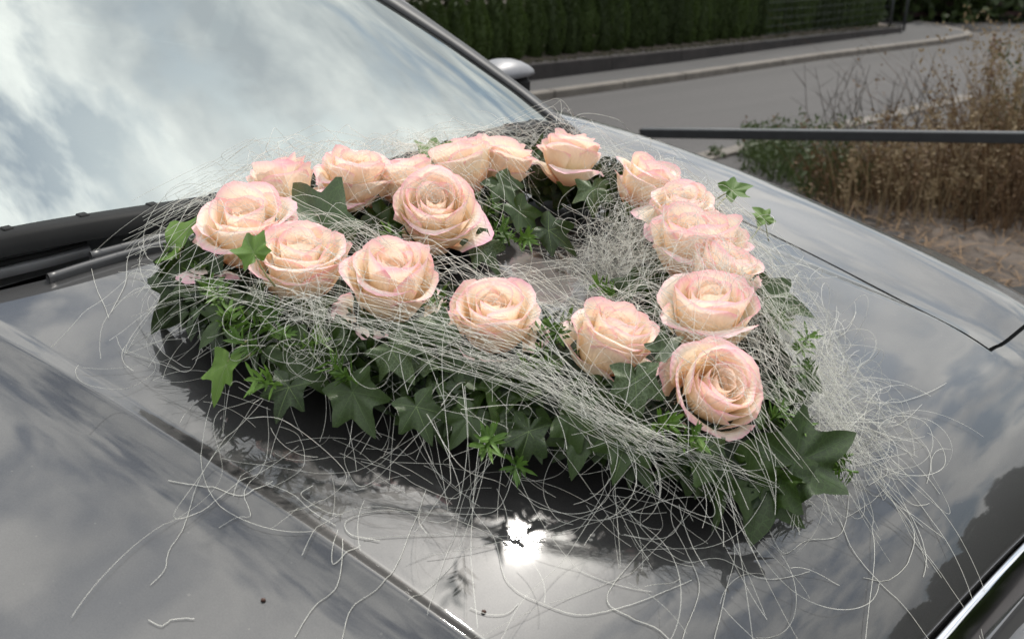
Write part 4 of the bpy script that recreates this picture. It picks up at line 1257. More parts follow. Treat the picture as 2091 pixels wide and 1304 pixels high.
# the combed bundle that sweeps along the near side down to the tip
BUN = [(455, 640, .07), (560, 600, .085), (700, 640, .088), (860, 690, .09), (1010, 735, .085), (1130, 790, .078), (1235, 855, .066), (1330, 905, .055), (1440, 945, .05), (1560, 985, .035)]
BUN = [(u, vv, h + 0.02) for u, vv, h in BUN]
bw = [spot(u, vv, h) + (h,) for u, vv, h in BUN]
def cat3(P, n):
    P = np.array([P[0]] + list(P) + [P[-1]]); out = []
    for i in range(1, len(P) - 2):
        for k in range(n):
            t = k / n; p0, p1, p2, p3 = P[i - 1], P[i], P[i + 1], P[i + 2]
            out.append(0.5 * ((2 * p1) + (-p0 + p2) * t + (2 * p0 - 5 * p1 + 4 * p2 - p3) * t * t + (-p0 + 3 * p1 - 3 * p2 + p3) * t ** 3))
    return np.array(out)
for _ in range(60):
    base = cat3(bw, 9); n_ = len(base)
    a0, a1 = sorted((int(uni(0, n_ * 0.55)), int(uni(n_ * 0.5, n_)))); 
    if a1 - a0 < 12: a1 = min(n_, a0 + 26)
    base = base[a0:a1]; g = np.linspace(0, 1, n_)[a0:a1]
    wdt = 0.075 * (1 - np.exp(-((g - 0.74) / 0.24) ** 2) * 0.72)
    o1 = np.linspace(rw.normal(0, 1), rw.normal(0, 1), len(base)); o2 = abs(rw.normal(0, 0.6)); ph, fr = uni(0, 6.28), uni(5, 20)
    nrm = np.array([-0.75, -0.65])
    base[:, :2] += (wdt * (o1 * 0.8 + 0.42 * np.sin(ph + fr * g) + 0.18 * np.sin(ph * 3 + fr * 2.3 * g)))[:, None] * nrm[None] * 0.9
    base[:, 2] += wdt * o2 * 0.5 - 0.012 * uni(0, 1) + 0.006 * np.sin(ph * 2 + fr * 1.3 * g)
    base[:, 2] = np.maximum(base[:, 2], np.array([min(env(s, w), 0.10) for s, w, _h in base]) * 0.86)
    full = [tuple(x) for x in base]
    for rev in (False, True):                                   # both ends curl away
        q1, q0 = (full[-1], full[-3]) if not rev else (full[0], full[2])
        tl_ = curl(q1[0], q1[1], q1[2], math.atan2(q1[1] - q0[1], q1[0] - q0[0]), uni(0.02, 0.08), uni(14, 50), 14, 0.95, None, 0)[1:]
        full = full + tl_ if not rev else tl_[::-1] + full
    thread(to_world(full), uni(0.00017, 0.00030))
# second fan: strands that fall from the crossing point on the near side to the paint
def fan(u, vv, h, targets, num, sag, spread):
    c = spot(u, vv, h)
    for _ in range(num):
        tu, tv_ = targets[int(rw.integers(0, len(targets)))]
        q = hit(tu + rw.normal(0, spread), tv_ + rw.normal(0, spread * 0.6), 0.002)
        if q is None: continue
        p0 = np.array([c[0] + rw.normal(0, .012), c[1] + rw.normal(0, .012), h + rw.normal(0, .008)]); p2 = np.array([q[0], q[1], 0.0015])
        m1 = p0 + (p2 - p0) * 0.33 + np.array([rw.normal(0, .022), rw.normal(0, .022), uni(0.0, sag)])
        m2 = p0 + (p2 - p0) * 0.68 + np.array([rw.normal(0, .026), rw.normal(0, .026), 0.0]); m2[2] = max(0.25 * h, 0.002)
        ta = math.atan2(p2[1] - m2[1], p2[0] - m2[0])
        crv = cat3([p0, m1, m2, p2], 12)
        tl_ = curl(crv[-1][0], crv[-1][1], 0.0015, ta, uni(0.03, 0.14), uni(10, 40), 14, 0.0, None, 0)
        crv = np.array([tuple(x) for x in crv] + [(a_, b_, min(c_, 0.004)) for a_, b_, c_ in tl_[1:]])
        crv[:, 2] = np.maximum(crv[:, 2], 0.0012)
        thread(to_world(crv), uni(0.00018, 0.00032))
fan(930, 815, 0.09, [(700, 1000), (800, 1010), (900, 1010), (960, 1040), (1020, 960), (640, 900), (1080, 1000)], 9, 0.03, 45)
fan(510, 820, 0.06, [(380, 1050), (480, 960), (560, 1000), (620, 960), (420, 870)], 4, 0.03, 40)
fan(1370, 950, 0.07, [(1350, 1100), (1480, 1150), (1420, 1050), (1560, 1120), (1250, 1060), (1180, 1040)], 6, 0.03, 55)
fan(1700, 880, 0.045, [(1800, 960), (1830, 900), (1850, 1000), (1780, 1060), (1760, 820), (1850, 860)], 12, 0.04, 40)
fan(1640, 760, 0.06, [(1760, 780), (1790, 850), (1720, 700), (1700, 860)], 14, 0.04, 35)
fan(430, 560, 0.06, [(320, 660), (340, 720), (350, 600), (380, 740), (310, 580)], 9, 0.04, 28)
# single long hairs that wander out over the paint, each drawn along its own line
HAIR = [
    [(520, 820, .05), (470, 900, .02), (405, 990, .003), (375, 1080, .0015), (345, 1125, .0015), (335, 1165, .0015), (305, 1195, .0015)],
    [(545, 830, .05), (545, 930, .012), (510, 985, .002), (500, 1010, .002), (512, 1050, .002), (480, 1057, .002), (445, 1078, .0015)],
    [(570, 870, .03), (610, 890, .02), (618, 950, .003), (560, 990, .002), (545, 984, .002), (600, 1010, .002), (630, 1038, .002), (690, 1075, .0015)],
    [(500, 640, .07), (420, 640, .05), (340, 640, .02), (310, 660, .004), (325, 710, .002), (370, 745, .0015), (390, 750, .0015)],
    [(430, 520, .06), (330, 480, .03), (230, 505, .01), (185, 515, .004), (190, 570, .0015), (215, 630, .0015), (222, 650, .0015)],
    [(400, 490, .05), (300, 480, .03), (262, 520, .01), (255, 580, .0015), (225, 640, .0015)],
    [(940, 840, .07), (1000, 930, .04), (960, 1020, .01), (1010, 1100, .002), (1040, 1190, .0015), (1130, 1240, .0015), (1200, 1254, .0015), (1300, 1230, .0015), (1420, 1180, .0015)],
    [(1450, 940, .04), (1470, 1040, .01), (1500, 1120, .002), (1480, 1220, .0015), (1460, 1304, .0015), (1452, 1340, .0015)],
    [(1390, 960, .04), (1370, 1050, .01), (1400, 1120, .002), (1430, 1200, .0015), (1400, 1290, .0015), (1390, 1330, .0015)],
    [(1600, 960, .03), (1700, 1040, .004), (1740, 1120, .0015), (1790, 1180, .0015), (1850, 1240, .0015), (1900, 1310, .0015)],
    [(1740, 900, .03), (1820, 1000, .006), (1865, 1060, .002), (1890, 1130, .0015), (1885, 1180, .0015)],
    [(1720, 800, .04), (1800, 850, .02), (1860, 880, .004), (1900, 930, .002), (1892, 990, .0015)],
    [(1790, 970, .01), (1840, 1010, .003), (1870, 1030, .0015), (1900, 1027, .0015)],
    [(1740, 930, .02), (1810, 1010, .004), (1865, 1080, .002), (1850, 1150, .0015), (1810, 1185, .0015), (1760, 1178, .0015)],
    [(1330, 990, .03), (1280, 1040, .01), (1150, 1085, .002), (1030, 1095, .0015), (940, 1090, .0015), (800, 1095, .0015), (740, 1100, .0015)],
    [(1260, 1010, .02), (1330, 1100, .002), (1400, 1145, .0015), (1470, 1140, .0015), (1560, 1180, .0015), (1660, 1165, .0015)],
    [(1050, 960, .03), (1010, 1040, .004), (900, 1045, .002), (780, 1040, .002), (710, 1060, .0015), (715, 1090, .0015), (780, 1104, .0015)],
    [(700, 1050, .002), (660, 1040, .002), (615, 1010, .002), (640, 990, .002)],
    [(690, 1080, .0015), (680, 1150, .0015), (740, 1110, .0015)],
    [(870, 1000, .004), (840, 1080, .0015), (790, 1180, .0015), (720, 1240, .0015), (700, 1304, .0015), (690, 1340, .0015)],
    [(700, 1100, .0015), (690, 1190, .0015), (640, 1240, .0015), (600, 1304, .0015)],
    [(303, 1265, .0015), (330, 1276, .0015), (355, 1263, .0015), (400, 1262, .0015)],
    [(343, 980, .0015), (400, 990, .0015), (440, 995, .0015), (500, 1010, .0015), (560, 980, .0015)],
    [(1500, 1000, .01), (1560, 1060, .002), (1600, 1130, .0015), (1650, 1105, .0015), (1720, 1090, .0015), (1735, 1000, .0015)],
    [(1350, 1080, .002), (1240, 1210, .0015), (1290, 1260, .0015), (1340, 1280, .0015), (1380, 1320, .0015)],
    [(960, 1240, .0015), (1000, 1254, .0015), (1040, 1250, .0015), (1060, 1230, .0015)],
    [(1500, 560, .09), (1600, 500, .05), (1640, 520, .02), (1600, 560, .015), (1560, 590, .04)],
    [(1480, 460, .08), (1560, 470, .04), (1625, 530, .008), (1660, 540, .002)],
    [(560, 370, .09), (540, 330, .12), (510, 310, .13), (505, 345, .12)],
    [(1250, 300, .09), (1330, 285, .10), (1370, 300, .08), (1400, 330, .03)],
    [(1130, 290, .10), (1180, 235, .13), (1250, 240, .13), (1290, 270, .09), (1310, 290, .04)],
    [(640, 340, .10), (700, 260, .14), (720, 265, .14), (760, 290, .12)],
    [(1080, 300, .10), (1130, 255, .13), (1170, 260, .13), (1180, 290, .10)],
]
for hr in HAIR:
    pts = []
    for (u, vv, h) in hr:
        q = hit(u, vv, h, B)
        if q is None: continue
        pts.append((q[0], q[1], h))
    if len(pts) < 3: continue
    c = cat3(pts, 10); c[:, 2] = np.maximum(c[:, 2], 0.0012)
    n_ = len(c); j = np.cumsum(rw.normal(0, 0.00016, (n_, 2)), axis=0); c[:, :2] += j - np.linspace(0, 1, n_)[:, None] * j[-1]
    thread(to_world(c), uni(0.00024, 0.00036))
# more stray hairs round the rim
for _ in range(14):
    i = int(rw.integers(0, NHP)); c, t, n_ = frame(i); n_ = n_ * OUTS
    s0, w0 = c + n_ * 0.08
    a = curl(s0, w0, 0.08, math.atan2(n_[1], n_[0]) + rw.normal(0, 0.8), uni(0.08, 0.26), uni(5, 22), 9, 0.8, None, 0, free=0.5)
    thread(to_world(a), uni(0.00016, 0.00030))
for _ in range(12):
    i = int(rw.integers(0, 40)) - 8; c, t, n_ = frame(i); n_ = n_ * OUTS
    s0, w0 = c + n_ * 0.06
    a = curl(s0, w0, 0.05, math.atan2(n_[1], n_[0]) + rw.normal(0, 0.7), uni(0.14, 0.36), uni(4, 14), 7, 0.8, None, 0)
    thread(to_world(a), uni(0.00018, 0.0003))
tag(obj('twine', tv, tf, M['twine'], wreath, True), kind='stuff')
# ------------------------------------------------------------------ across the road: wall, hedge, fence, shrubs
rb = np.random.default_rng(77)
def ub(a, b): return float(rb.uniform(a, b))
def copy_tree(o, parent=None):
    c = o.copy(); COL.objects.link(c); c.parent = parent
    for ch in list(o.children): copy_tree(ch, c)
    return c
# low retaining wall: one panel between joints after another
wall = empty('garden_wall', onG(wall_line[2])); tag(wall, 'low dark garden wall below the clipped hedge', 'wall')
wlp = resample(wall_line, 1.6)
en = Vector((-e0.y, e0.x, 0)).normalized()
def wall_h(p): return 0.075 + float(np.interp((p - wall_line[0]).length, [0, (wall_line[2] - wall_line[0]).length, (wall_line[-1] - wall_line[0]).length], [0.17, 0.165, 0.09]))
for a, b in zip(wlp[:-1], wlp[1:]):
    v = []; ha, hb = wall_h(a), wall_h(b); dd = (b - a) * 0.003
    a2, b2 = a + dd, b - dd
    dn = (b - a).normalized(); nn_ = Vector((-dn.y, dn.x, 0)).normalized()
    for p, h in ((a2, ha), (b2, hb)):
        for off, z in ((0.0, -0.05), (0.0, h - 0.012), (0.012, h), (0.16, h), (0.17, -0.05)):
            q = onG(p); v.append(q + nn_ * off + Vector((0, 0, z)) - wall.location)
    obj('panel', v, [(i, i + 1, i + 6, i + 5) for i in range(4)] + [(4, 3, 2, 1, 0), (5, 6, 7, 8, 9)], M['wall'], wall, False)
# bed of soil behind the wall and the mossy strip on its edge
v = []; v2 = []
for p in wlp:
    h = wall_h(p)
    for off, z in ((0.15, h + 0.004), (0.4, h + 0.03), (5.0, h + 0.05), (14.0, h + 0.1)): v.append(onG(p) + en * off + Vector((0, 0, z)))
tag(obj('garden_bed', v, grid_faces(len(wlp), 4, True), M['soil'], smooth=True), kind='structure')
vs = []; fs = []
for _ in range(2600):
    k = ub(0, len(wlp) - 1.001); i = int(k); p = wlp[i].lerp(wlp[i + 1], k - i); h = wall_h(p)
    q = onG(p) + en * ub(0.02, 0.22) + Vector((0, 0, h)); b = len(vs); L_ = ub(0.015, 0.05)
    a = ub(0, 6.28); w = Vector((math.cos(a), math.sin(a), 0)) * 0.006; tip = q + Vector((ub(-.02, .02), ub(-.02, .02), L_))
    vs += [q - w, q + w, tip]; fs.append((b, b + 1, b + 2))
tag(obj('moss_edge', vs, fs, M['mossy'], smooth=False), 'strip of moss and low weeds along the garden wall top', 'moss', kind='stuff')

# thuja hedge, plant by plant
def thuja_mesh(seed):
    r = np.random.default_rng(seed); vs = []; fs = []
    n_ = 2300
    for _ in range(n_):
        z = r.uniform(0, 1) ** 0.85; a = r.uniform(0, 2 * math.pi)
        prof = (0.60 + 0.42 * math.sin(min(z * 1.25, 1) * math.pi)) * (1 - max(0, z - 0.86) / 0.14 * 0.55)
        rad = prof * (1 + 0.10 * math.sin(3 * a + 7 * z + seed) + 0.06 * math.sin(7 * a + 11 * z)) * r.uniform(0.72, 1.0)
        p = np.array([0.5 * rad * math.cos(a), 0.5 * rad * math.sin(a), z])
        d = np.array([math.cos(a) * .6, math.sin(a) * .6, r.uniform(0.5, 1.4)]); d /= np.linalg.norm(d)
        sd = np.cross(d, r.normal(size=3)); sd /= np.linalg.norm(sd)
        L_ = r.uniform(0.05, 0.11); W_ = 0.028
        b = len(vs); vs += [p - sd * W_ * .3, p + d * np.array([1, 1, .6]) * L_ * .5 + sd * W_, p + d * np.array([1, 1, .6]) * L_, p + d * np.array([1, 1, .6]) * L_ * .5 - sd * W_]
        fs.append((b, b + 1, b + 2, b + 3))
    return mesh_of('thuja_crown', vs, fs, M['thuja'], False)
TH_M = [thuja_mesh(k) for k in range(4)]
mbt = MB(); mbt.tube([(0, 0, -0.05), (0.01, 0, 0.3), (0, 0.01, 0.8)], [0.06, 0.045, 0.02], 7); TR_M = mesh_of('thuja_trunk', mbt.v, mbt.f, M['bark'])
core = MB(); core.tube([(0, 0, 0.03), (0, 0, 0.2), (0, 0, 0.6), (0, 0, 0.9), (0, 0, 0.97)], [0.25, 0.30, 0.33, 0.22, 0.05], 9); CORE_M = mesh_of('thuja_core', core.v, core.f, M['thuja'])
hx0 = hit_left = None
ends = [wl_at(f) for f in np.linspace(0.28, 1.0, 60)]
hedge_pts = []
acc = 0.0; prev = ends[0]; hedge_pts.append(prev)
P_ = resample([wl_at(f) for f in np.linspace(0.27, 0.985, 40)], 0.05)
last = P_[0]; dist = 0.0; hp = [P_[0]]
for p in P_[1:]:
    dist += (p - last).length; last = p
    if dist >= 0.262: hp.append(p); dist = 0.0
NPH = len(hp)
U_ = ['', 'first', 'second', 'third', 'fourth', 'fifth', 'sixth', 'seventh', 'eighth', 'ninth']
ORD = ['first', 'second', 'third', 'fourth', 'fifth', 'sixth', 'seventh', 'eighth', 'ninth', 'tenth', 'eleventh', 'twelfth', 'thirteenth', 'fourteenth', 'fifteenth', 'sixteenth', 'seventeenth', 'eighteenth', 'nineteenth']
for t_, tt_ in (('twent', 'twenty'), ('thirt', 'thirty'), ('fort', 'forty'), ('fift', 'fifty'), ('sixt', 'sixty')):
    ORD += [t_ + 'ieth'] + [tt_ + '-' + x for x in U_[1:]]
for k, p in enumerate(hp):
    h = wall_h(p)
    th = empty('thuja', onG(p) + en * (0.33 + ub(-.02, .02)) + Vector((0, 0, h)))
    ht = float(np.interp(k / NPH, [0, 0.35, 1.0], [0.56, 0.66, 1.05])) * ub(0.97, 1.03); wd = 0.275 * ub(0.95, 1.1)
    c = bpy.data.objects.new('crown', TH_M[k % 4]); link(c, th); c.scale = (wd, wd, ht); c.rotation_euler = (0, 0, ub(0, 6.28))
    c2 = bpy.data.objects.new('inner_crown', CORE_M); link(c2, c)
    t2 = bpy.data.objects.new('trunk', TR_M); link(t2, th); t2.scale = (0.3, 0.3, ht * 0.6)
    if k == 0: lab = 'clipped dark thuja at the end of the hedge nearest the car pillar'
    elif k == NPH - 1: lab = 'clipped dark thuja at the corner end of the hedge by the fence post'
    else: lab = ORD[min(NPH - 1 - k, len(ORD) - 1)] + ' clipped thuja from the corner end of the hedge'
    tag(th, lab, 'thuja', 'thujas of the clipped hedge')

# wire fence posts in front of the hedge end
for (u, v0, lab) in ((1844, 72, 'thin grey fence post at the corner of the low wall'), (1814, 76, 'thin grey fence post just left of the corner post')):
    p = gp(u, v0); mb = MB(); base = onG(p)
    mb.tube([(0, 0, -0.05), (0, 0, 1.25)], 0.022, 10); mb.tube([(0, 0, 1.25), (0, 0, 1.27), (0, 0, 1.28)], [0.026, 0.024, 0.004], 10)
    o = mb.build('fence_post', M['post'], None, True); o.location = base + Vector((0, 0, PH)); tag(o, lab, 'post', 'posts of the wire fence')
# wire mesh between hedge and pavement
mbw = MB()
pa, pb = gp(1814, 76), gp(1560, 118)
for z in np.arange(0.12, 0.75, 0.10):
    mbw.tube([onG(pa) + Vector((0, 0, PH + z)), onG(pa.lerp(pb, .5)) + Vector((0, 0, PH + z - 0.01)), onG(pb) + Vector((0, 0, PH + z))], 0.0016, 4)
for k in np.linspace(0, 1, 26):
    q = onG(pa.lerp(pb, k)); mbw.tube([q + Vector((0, 0, PH + 0.1)), q + Vector((0, 0, PH + 0.74))], 0.0014, 4)
o = mbw.build('wire_fence', M['post']); tag(o, 'thin wire mesh in front of the right half of the hedge', 'fence')

# dark red rail fence across the side street
fa, fb = gp(1835, 44), gp(2250, 42)
fd = (fb - fa).normalized(); fnm = Vector((-fd.y, fd.x, 0)).normalized(); FL = (fb - fa).length
fence = empty('rail_fence', onG(fa)); tag(fence, 'dark red wooden rail fence at the end of the side street', 'fence')
yaw = math.atan2(fd.y, fd.x)
for k in range(7):
    q = onG(fa.lerp(fb, (k + .15) / 7)); mb = MB(); mb.box(q + Vector((0, 0, 0.45)) - fence.location, (0.07, 0.06, 1.0), yaw, bev=0.006); mb.build('post', M['post'], fence)
for z in (0.14, 0.34, 0.52, 0.70, 0.88):
    mb = MB(); q = (onG(fa) + onG(fb)) / 2 - fnm * 0.055; mb.box(q + Vector((0, 0, z)) - fence.location, (FL, 0.03, 0.085), yaw, bev=0.005); mb.build('rail', M['redwood'], fence)

# shrubs and dark trees behind the hedge
def blob_tree(name, lab, cat_, base, h, rad, nleaf, mat, lsz, trunk_h, seed, trunk_r=0.05, group=None):
    r = np.random.default_rng(seed)
    t = empty(name, base)
    mb = MB(); mb.tube([(0, 0, -0.1), (0.05 * rad, 0, trunk_h * .5), (0, 0.06 * rad, trunk_h), (0.03, 0, trunk_h + h * .4)], [trunk_r * 1.3, trunk_r, trunk_r * .8, trunk_r * .3], 8)
    for k in range(5):
        a = r.uniform(0, 6.28); mb.tube([(0, 0, trunk_h * r.uniform(.6, 1)), (math.cos(a) * rad * .35, math.sin(a) * rad * .35, trunk_h + h * .2), (math.cos(a) * rad * .7, math.sin(a) * rad * .7, trunk_h + h * r.uniform(.3, .6))], [trunk_r * .5, trunk_r * .3, trunk_r * .12], 5)
    mb.build('trunk', M['bark'], t, True)
    cl = [(r.normal(0, .42) * rad, r.normal(0, .42) * rad, trunk_h + h * r.uniform(0.08, 0.92), rad * r.uniform(.25, .5)) for _ in range(16)]
    vs = []; fs = []
    for _ in range(nleaf):
        c = cl[int(r.integers(0, len(cl)))]; d = r.normal(size=3); d /= np.linalg.norm(d)
        p = np.array(c[:3]) + d * c[3] * r.uniform(.6, 1.05); d2 = r.normal(size=3) + d; d2 /= np.linalg.norm(d2); sd = np.cross(d2, r.normal(size=3)); sd /= np.linalg.norm(sd)
        L_ = lsz * r.uniform(.6, 1.3); b = len(vs)
        vs += [p, p + d2 * L_ * .5 + sd * L_ * .28, p + d2 * L_, p + d2 * L_ * .5 - sd * L_ * .28]; fs.append((b, b + 1, b + 2, b + 3))
    obj('crown', vs, fs, mat, t, False)
    tag(t, lab, cat_, group)
    return t
for k, (f, off, h, rad, lab) in enumerate(((0.30, 1.5, 1.1, 0.9, 'light shrub behind the hedge beside the brick gable'), (0.42, 1.6, 1.2, 0.9, 'loose green shrub behind the left part of the hedge'),
        (0.55, 2.2, 1.9, 1.2, 'dark shrub behind the middle of the hedge'), (0.70, 2.0, 1.8, 1.2, 'dark shrub behind the right part of the hedge'), (0.85, 2.4, 2.2, 1.3, 'dense dark shrub near the corner end of the hedge'),
        (0.97, 2.2, 2.0, 1.2, 'dense dark shrub at the corner behind the fence posts'))):
    p = onG(wl_at(f) + en * off); p.z += 0.2
    blob_tree('shrub', lab, 'shrub', p, h, rad, 2600, M['bush'] if k < 4 else M['thuja'], 0.10, 0.15, 200 + k, 0.04, 'shrubs behind the hedge')
for k, (f, off, lab) in enumerate(((0.48, 4.6, 'tall dark tree behind the hedge on the left'), (0.66, 5.0, 'tall dark tree behind the middle of the hedge'), (0.80, 5.2, 'tall dark tree behind the right part of the hedge'), (0.98, 6.0, 'tall dark tree behind the street corner'))):
    p = onG(wl_at(f) + en * off); p.z += 0.1
    blob_tree('garden_tree', lab, 'tree', p, 3.6, 2.0, 4200, M['thuja'], 0.17, 1.0, 300 + k, 0.10, 'trees in the garden across the road')
for k, (u, v0, lab) in enumerate(((1960, 30, 'dark tree behind the rail fence'), (2130, 26, 'dark tree behind the rail fence at the picture edge'))):
    p = onG(gp(u, v0)) ; blob_tree('street_tree', lab, 'tree', p, 4.0, 2.6, 4200, M['thuja'], 0.2, 0.5, 400 + k, 0.12, 'trees behind the rail fence')
for k, (u, v0, hh, lab) in enumerate(((1838, 40, 1.6, 'dark bush at the left end of the rail fence'), (1900, 34, 2.2, 'dark bush behind the left part of the rail fence'), (1990, 34, 2.2, 'dark bush behind the middle of the rail fence'), (2080, 34, 2.2, 'dark bush behind the right part of the rail fence'), (1800, 30, 2.4, 'dark bush behind the corner posts'), (2170, 34, 2.2, 'dark bush past the right picture edge'))):
    blob_tree('bush', lab, 'bush', onG(gp(u, v0)), hh, 1.5, 4200, M['thuja'], 0.24, 0.0, 600 + k, 0.05, 'bushes behind the rail fence')
# tall clipped hedge right of the parking place, mirrored in the nose of the bonnet
for k in range(14):
    th = empty('tall_thuja', onG(Vector((6.6 + 0.35 * math.sin(k * 1.7) * .2, 3.4 - k * 0.62, 0))))
    c = bpy.data.objects.new('crown', TH_M[k % 4]); link(c, th); c.scale = (0.95, 0.95, 2.0 + ub(-.06, .06)); c.rotation_euler = (0, 0, ub(0, 6.28))
    link(bpy.data.objects.new('inner_crown', CORE_M), c)
    t2 = bpy.data.objects.new('trunk', TR_M); link(t2, th); t2.scale = (0.8, 0.8, 1.6)
    tag(th, ORD[k] + ' tall thuja from the road in the hedge right of the car', 'thuja', 'tall hedge right of the parking place')

# brick gable whose corner shows beside the pillar
hb = onG(gp(818, 60)) + en * 6.0
house = empty('brick_house', hb); tag(house, 'red brick house whose corner shows at the pillar top', 'house')
mb = MB(); mb.box((-2.6, 0, 1.5), (5.2, 4.0, 3.2), 0.0); mb.build('wall', M['brick'], house)
mb = MB(); mb.add([(-5.4, -2.3, 3.05), (0.25, -2.3, 3.05), (0.25, 2.3, 3.05), (-5.4, 2.3, 3.05), (-5.4, 0, 4.6), (0.25, 0, 4.6)], [(0, 1, 5, 4), (2, 3, 4, 5), (0, 4, 3), (1, 2, 5), (3, 2, 1, 0)]); mb.build('roof', M['redwood'], house)
mb = MB(); mb.box((-2.4, -2.01, 1.5), (1.1, 0.05, 1.2), bev=0.01); wdw = mb.build('window', M['post'], house)
mb = MB(); mb.box((-2.4, -2.04, 1.5), (0.95, 0.02, 1.05)); mb.build('pane', M['gloss_black'], wdw)

# ------------------------------------------------------------------ black barrier bar on the right
b0_ = at_t(1312, 271, 4.50); b1_ = at_t(2091, 281, 3.66)
bd = (b1_ - b0_); b2_ = b0_ + bd * 1.75
bar = empty('barrier', onG(Vector((b2_.x, b2_.y, 0)))); tag(bar, 'dark grey square barrier bar reaching in from the right', 'barrier')
x_ = bd.normalized(); y_ = Vector((0, 0, 1)).cross(x_).normalized(); z_ = x_.cross(y_); R_ = Matrix((x_, y_, z_)).transposed()
mb = MB(); mb.box((b0_ + b2_) / 2 - bar.location, ((b2_ - b0_).length, 0.040, 0.040), rot=R_, bev=0.004); mb.build('bar', M['bar'], bar)
mb = MB(); mb.box((0, 0, b2_.z * 0.5 - bar.location.z * 0.5), (0.10, 0.10, b2_.z - bar.location.z + 0.2), bev=0.008); mb.build('post', M['bar'], bar)
mb = MB(); mb.box(b0_ - x_ * 0.003 - bar.location, (0.006, 0.036, 0.036), rot=R_, bev=0.002); mb.build('end_cap', M['rubber'], bar)

# ------------------------------------------------------------------ weeds on the soil bank
def blades(name, lab, cat_, mat, spots_, n_, hmin, hmax, lean, wid, seed, seedhead=0.0, bendk=0.4):
    r = np.random.default_rng(seed); vs = []; fs = []
    for _ in range(n_):
        c, rad, hk = spots_[int(r.integers(0, len(spots_)))]
        a = r.uniform(0, 6.28); rr_ = rad * math.sqrt(r.uniform(0, 1)); p = np.array([c.x + rr_ * math.cos(a), c.y + rr_ * math.sin(a), 0.0]); p[2] = G(p[0], p[1]) + 0.01
        h = r.uniform(hmin, hmax) * hk; a2 = r.uniform(0, 6.28); ln = r.normal(0, lean) * h
        d = np.array([math.cos(a2) * ln, math.sin(a2) * ln, 0]); k = r.uniform(0, bendk)
        sd = np.array([-math.sin(a2 + 1), math.cos(a2 + 1), 0]) * wid * r.uniform(.6, 1.4); b = len(vs); ns = 5
        for i in range(ns):
            g = i / (ns - 1); q = p + d * g ** (1.4) + np.array([0, 0, h * (g - k * g * g * .6)]); w = sd * (1 - .85 * g)
            vs += [q - w, q + w]
        for i in range(ns - 1): fs.append((b + 2 * i, b + 2 * i + 1, b + 2 * i + 3, b + 2 * i + 2))
        if r.random() < seedhead:
            top = p + d + np.array([0, 0, h * (1 - k * .6)])
            for j in range(int(r.integers(8, 18))):
                q = top - np.array([0, 0, r.uniform(-0.02, .16) * hk]) + r.normal(0, .010, 3); dd = r.normal(0, 1, 3); dd[2] = abs(dd[2]); dd /= np.linalg.norm(dd); L_ = r.uniform(.012, .03)
                sd2 = np.cross(dd, r.normal(size=3)); sd2 /= np.linalg.norm(sd2); b = len(vs)
                vs += [q, q + dd * L_ * .5 + sd2 * L_ * .3, q + dd * L_, q + dd * L_ * .5 - sd2 * L_ * .3]; fs.append((b, b + 1, b + 2, b + 3))
    return tag(obj(name, vs, fs, mat, smooth=False), lab, cat_, kind='stuff')
W1 = [(gp(1800, 420), 0.35, 0.75), (gp(1900, 430), 0.40, 0.95), (gp(2010, 420), 0.40, 1.3), (gp(2080, 430), 0.45, 1.7), (gp(2200, 420), 0.7, 1.2), (gp(1740, 400), 0.3, 0.6), (gp(2060, 470), 0.3, 0.9)]
blades('dry_weeds', 'brown dry weeds in a thicket right of the car', 'weeds', M['dry'], W1, 1500, 0.22, 0.66, 0.5, 0.0042, 1, 0.30)
blades('straw_grass', 'pale straw grass stalks with seed heads at the right edge', 'grass', M['straw'], [(gp(2040, 420), 0.25, 1.0), (gp(2090, 400), 0.35, 1.0), (gp(1960, 440), 0.4, 0.6), (gp(1850, 440), 0.4, 0.5)], 650, 0.35, 1.08, 0.22, 0.0036, 2, 0.8, 0.25)
blades('green_weeds', 'green weeds beside the far wing of the car', 'weeds', M['weed'], [(gp(1600, 350), 0.28, 0.9), (gp(1660, 370), 0.30, 1.1), (gp(1720, 400), 0.28, 1.0), (gp(1570, 325), 0.18, 0.6), (gp(2060, 380), 0.25, 1.9), (gp(2110, 400), 0.3, 2.0), (gp(1790, 410), 0.3, 1.0)], 1500, 0.08, 0.36, 0.40, 0.004, 3)
# leafy parts of the green weeds
vs = []; fs = []; r = np.random.default_rng(9)
for c, rad, hh in ((gp(1600, 350), .30, .30), (gp(1660, 365), .32, .38), (gp(1720, 400), .28, .36), (gp(1560, 318), .18, .20), (gp(2070, 385), .28, .85), (gp(2130, 400), .35, .9), (gp(1460, 322), .06, .08)):
    for _ in range(750 if rad > .1 else 90):
        a = r.uniform(0, 6.28); q = np.array([c.x + rad * math.sqrt(r.random()) * math.cos(a), c.y + rad * math.sqrt(r.random()) * math.sin(a), 0]); q[2] = G(q[0], q[1]) + hh * r.random() ** 1.3
        d = r.normal(size=3); d /= np.linalg.norm(d); sd = np.cross(d, r.normal(size=3)); sd /= np.linalg.norm(sd); L_ = r.uniform(.02, .05); b = len(vs)
        vs += [q, q + d * L_ * .5 + sd * L_ * .22, q + d * L_, q + d * L_ * .5 - sd * L_ * .22]; fs.append((b, b + 1, b + 2, b + 3))
tag(obj('weed_leaves', vs, fs, M['weed'], smooth=False), 'small green leaves of the weeds beside the far wing', 'weeds', kind='stuff')
